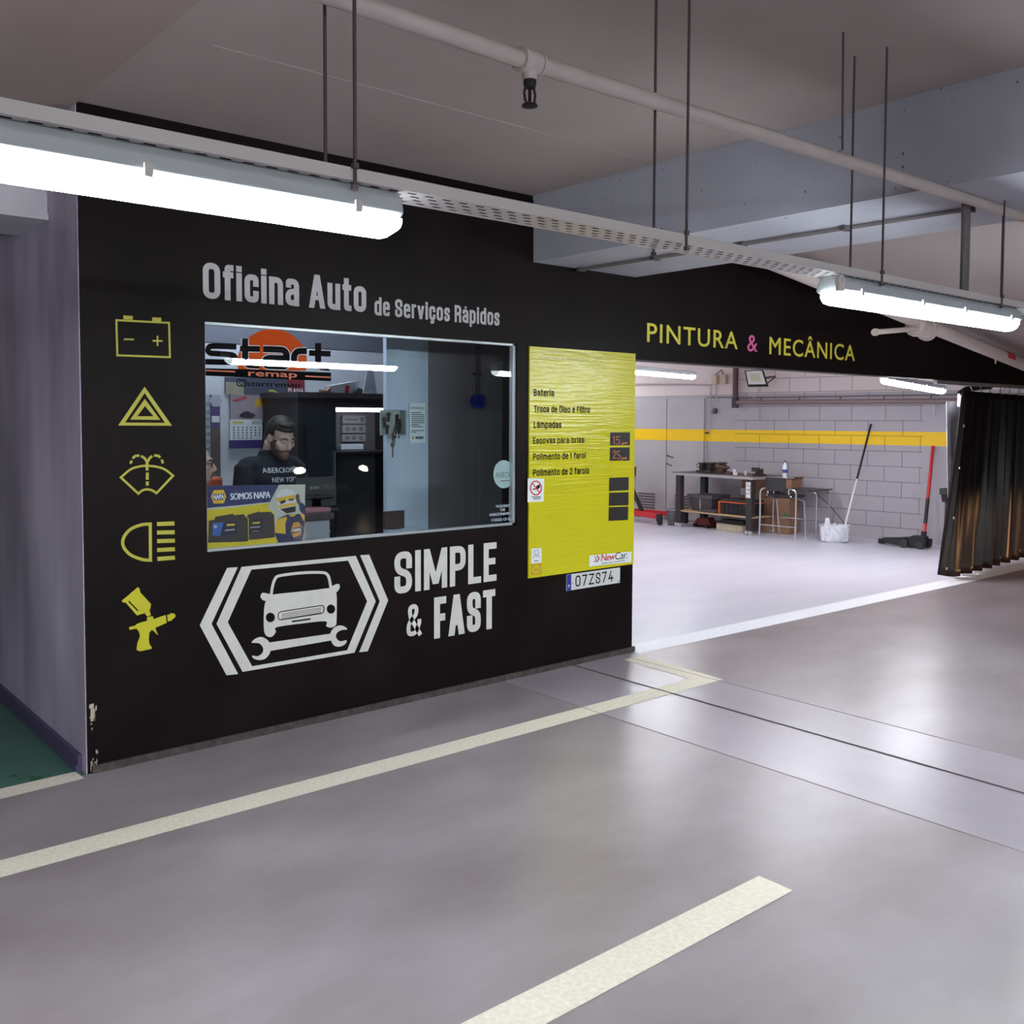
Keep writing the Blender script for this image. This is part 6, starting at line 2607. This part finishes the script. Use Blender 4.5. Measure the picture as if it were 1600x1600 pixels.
b.hexa([(cxm-W_, YCAR-1.05, .98), (cxm+W_, YCAR-1.05, .98), (cxm+W_, YCAR-3.5, .98), (cxm-W_, YCAR-3.5, .98), (cxm-W_*.76, YCAR-1.85, 1.45), (cxm+W_*.76, YCAR-1.85, 1.45), (cxm+W_*.76, YCAR-3.0, 1.45), (cxm-W_*.76, YCAR-3.0, 1.45)])
b.build('windows', M('car_glass', (.01, .012, .014), .08), car, bevel=.05)
b = MB()
b.hexa([(cxm-W_*.75, YCAR-1.88, 1.452), (cxm+W_*.75, YCAR-1.88, 1.452), (cxm+W_*.75, YCAR-3.0, 1.452), (cxm-W_*.75, YCAR-3.0, 1.452), (cxm-W_*.68, YCAR-2.0, 1.49), (cxm+W_*.68, YCAR-2.0, 1.49), (cxm+W_*.68, YCAR-2.9, 1.49), (cxm-W_*.68, YCAR-2.9, 1.49)])
b.build('roof', PAINT, car, bevel=.02)
for s in (-1, 1):
    for yy in (YCAR-.75, YCAR-3.2):
        b = MB()
        b.lathe((cxm+s*(hw+.12), yy, .315), [(.12, -.1), (.30, -.1), (.315, -.06), (.315, .06), (.30, .1), (.12, .1)], 24, (1, 0, 0))
        b.build('wheel', BLK2, car, smooth=True)
    b = MB()
    xh = hx0 if s < 0 else hx1
    b.ell((xh, YCAR+.02, hz), (.12, .07, .075), 16, 10)
    hl = b.build('headlight', emission('headlight_glow', (1.0, .80, .52), HEAD), car, smooth=True)
    ld = bpy.data.lights.new('headlight_beam', 'SPOT')
    ld.energy = 2800
    ld.color = (1.0, .55, .26)
    ld.spot_size = math.radians(58)
    ld.spot_blend = .8
    ld.shadow_soft_size = .06
    lo_ = bpy.data.objects.new('headlight_beam', ld)
    COL.objects.link(lo_)
    lo_.parent = car
    lo_.location = Vector((xh, YCAR+.13, hz)) - _org[car.name]
    lo_.rotation_euler = (math.radians(90-2.2), 0, math.radians(-10))
    lo_.scale = (1, .11, 1)
    b = MB()
    b.box((cxm+s*(W_+.02), YCAR-1.2, .95), (cxm+s*(W_+.16), YCAR-1.08, 1.06))
    b.build('mirror', PAINT, car, bevel=.02)
b = MB()
b.box((cxm-.45, YCAR+.05, .46), (cxm+.45, YCAR+.10, .62))
b.build('grille', BLK2, car)
b = MB()
b.box((cxm-.26, YCAR+.13, .36), (cxm+.26, YCAR+.14, .47))
b.build('front_plate', M('plate_white'), car)
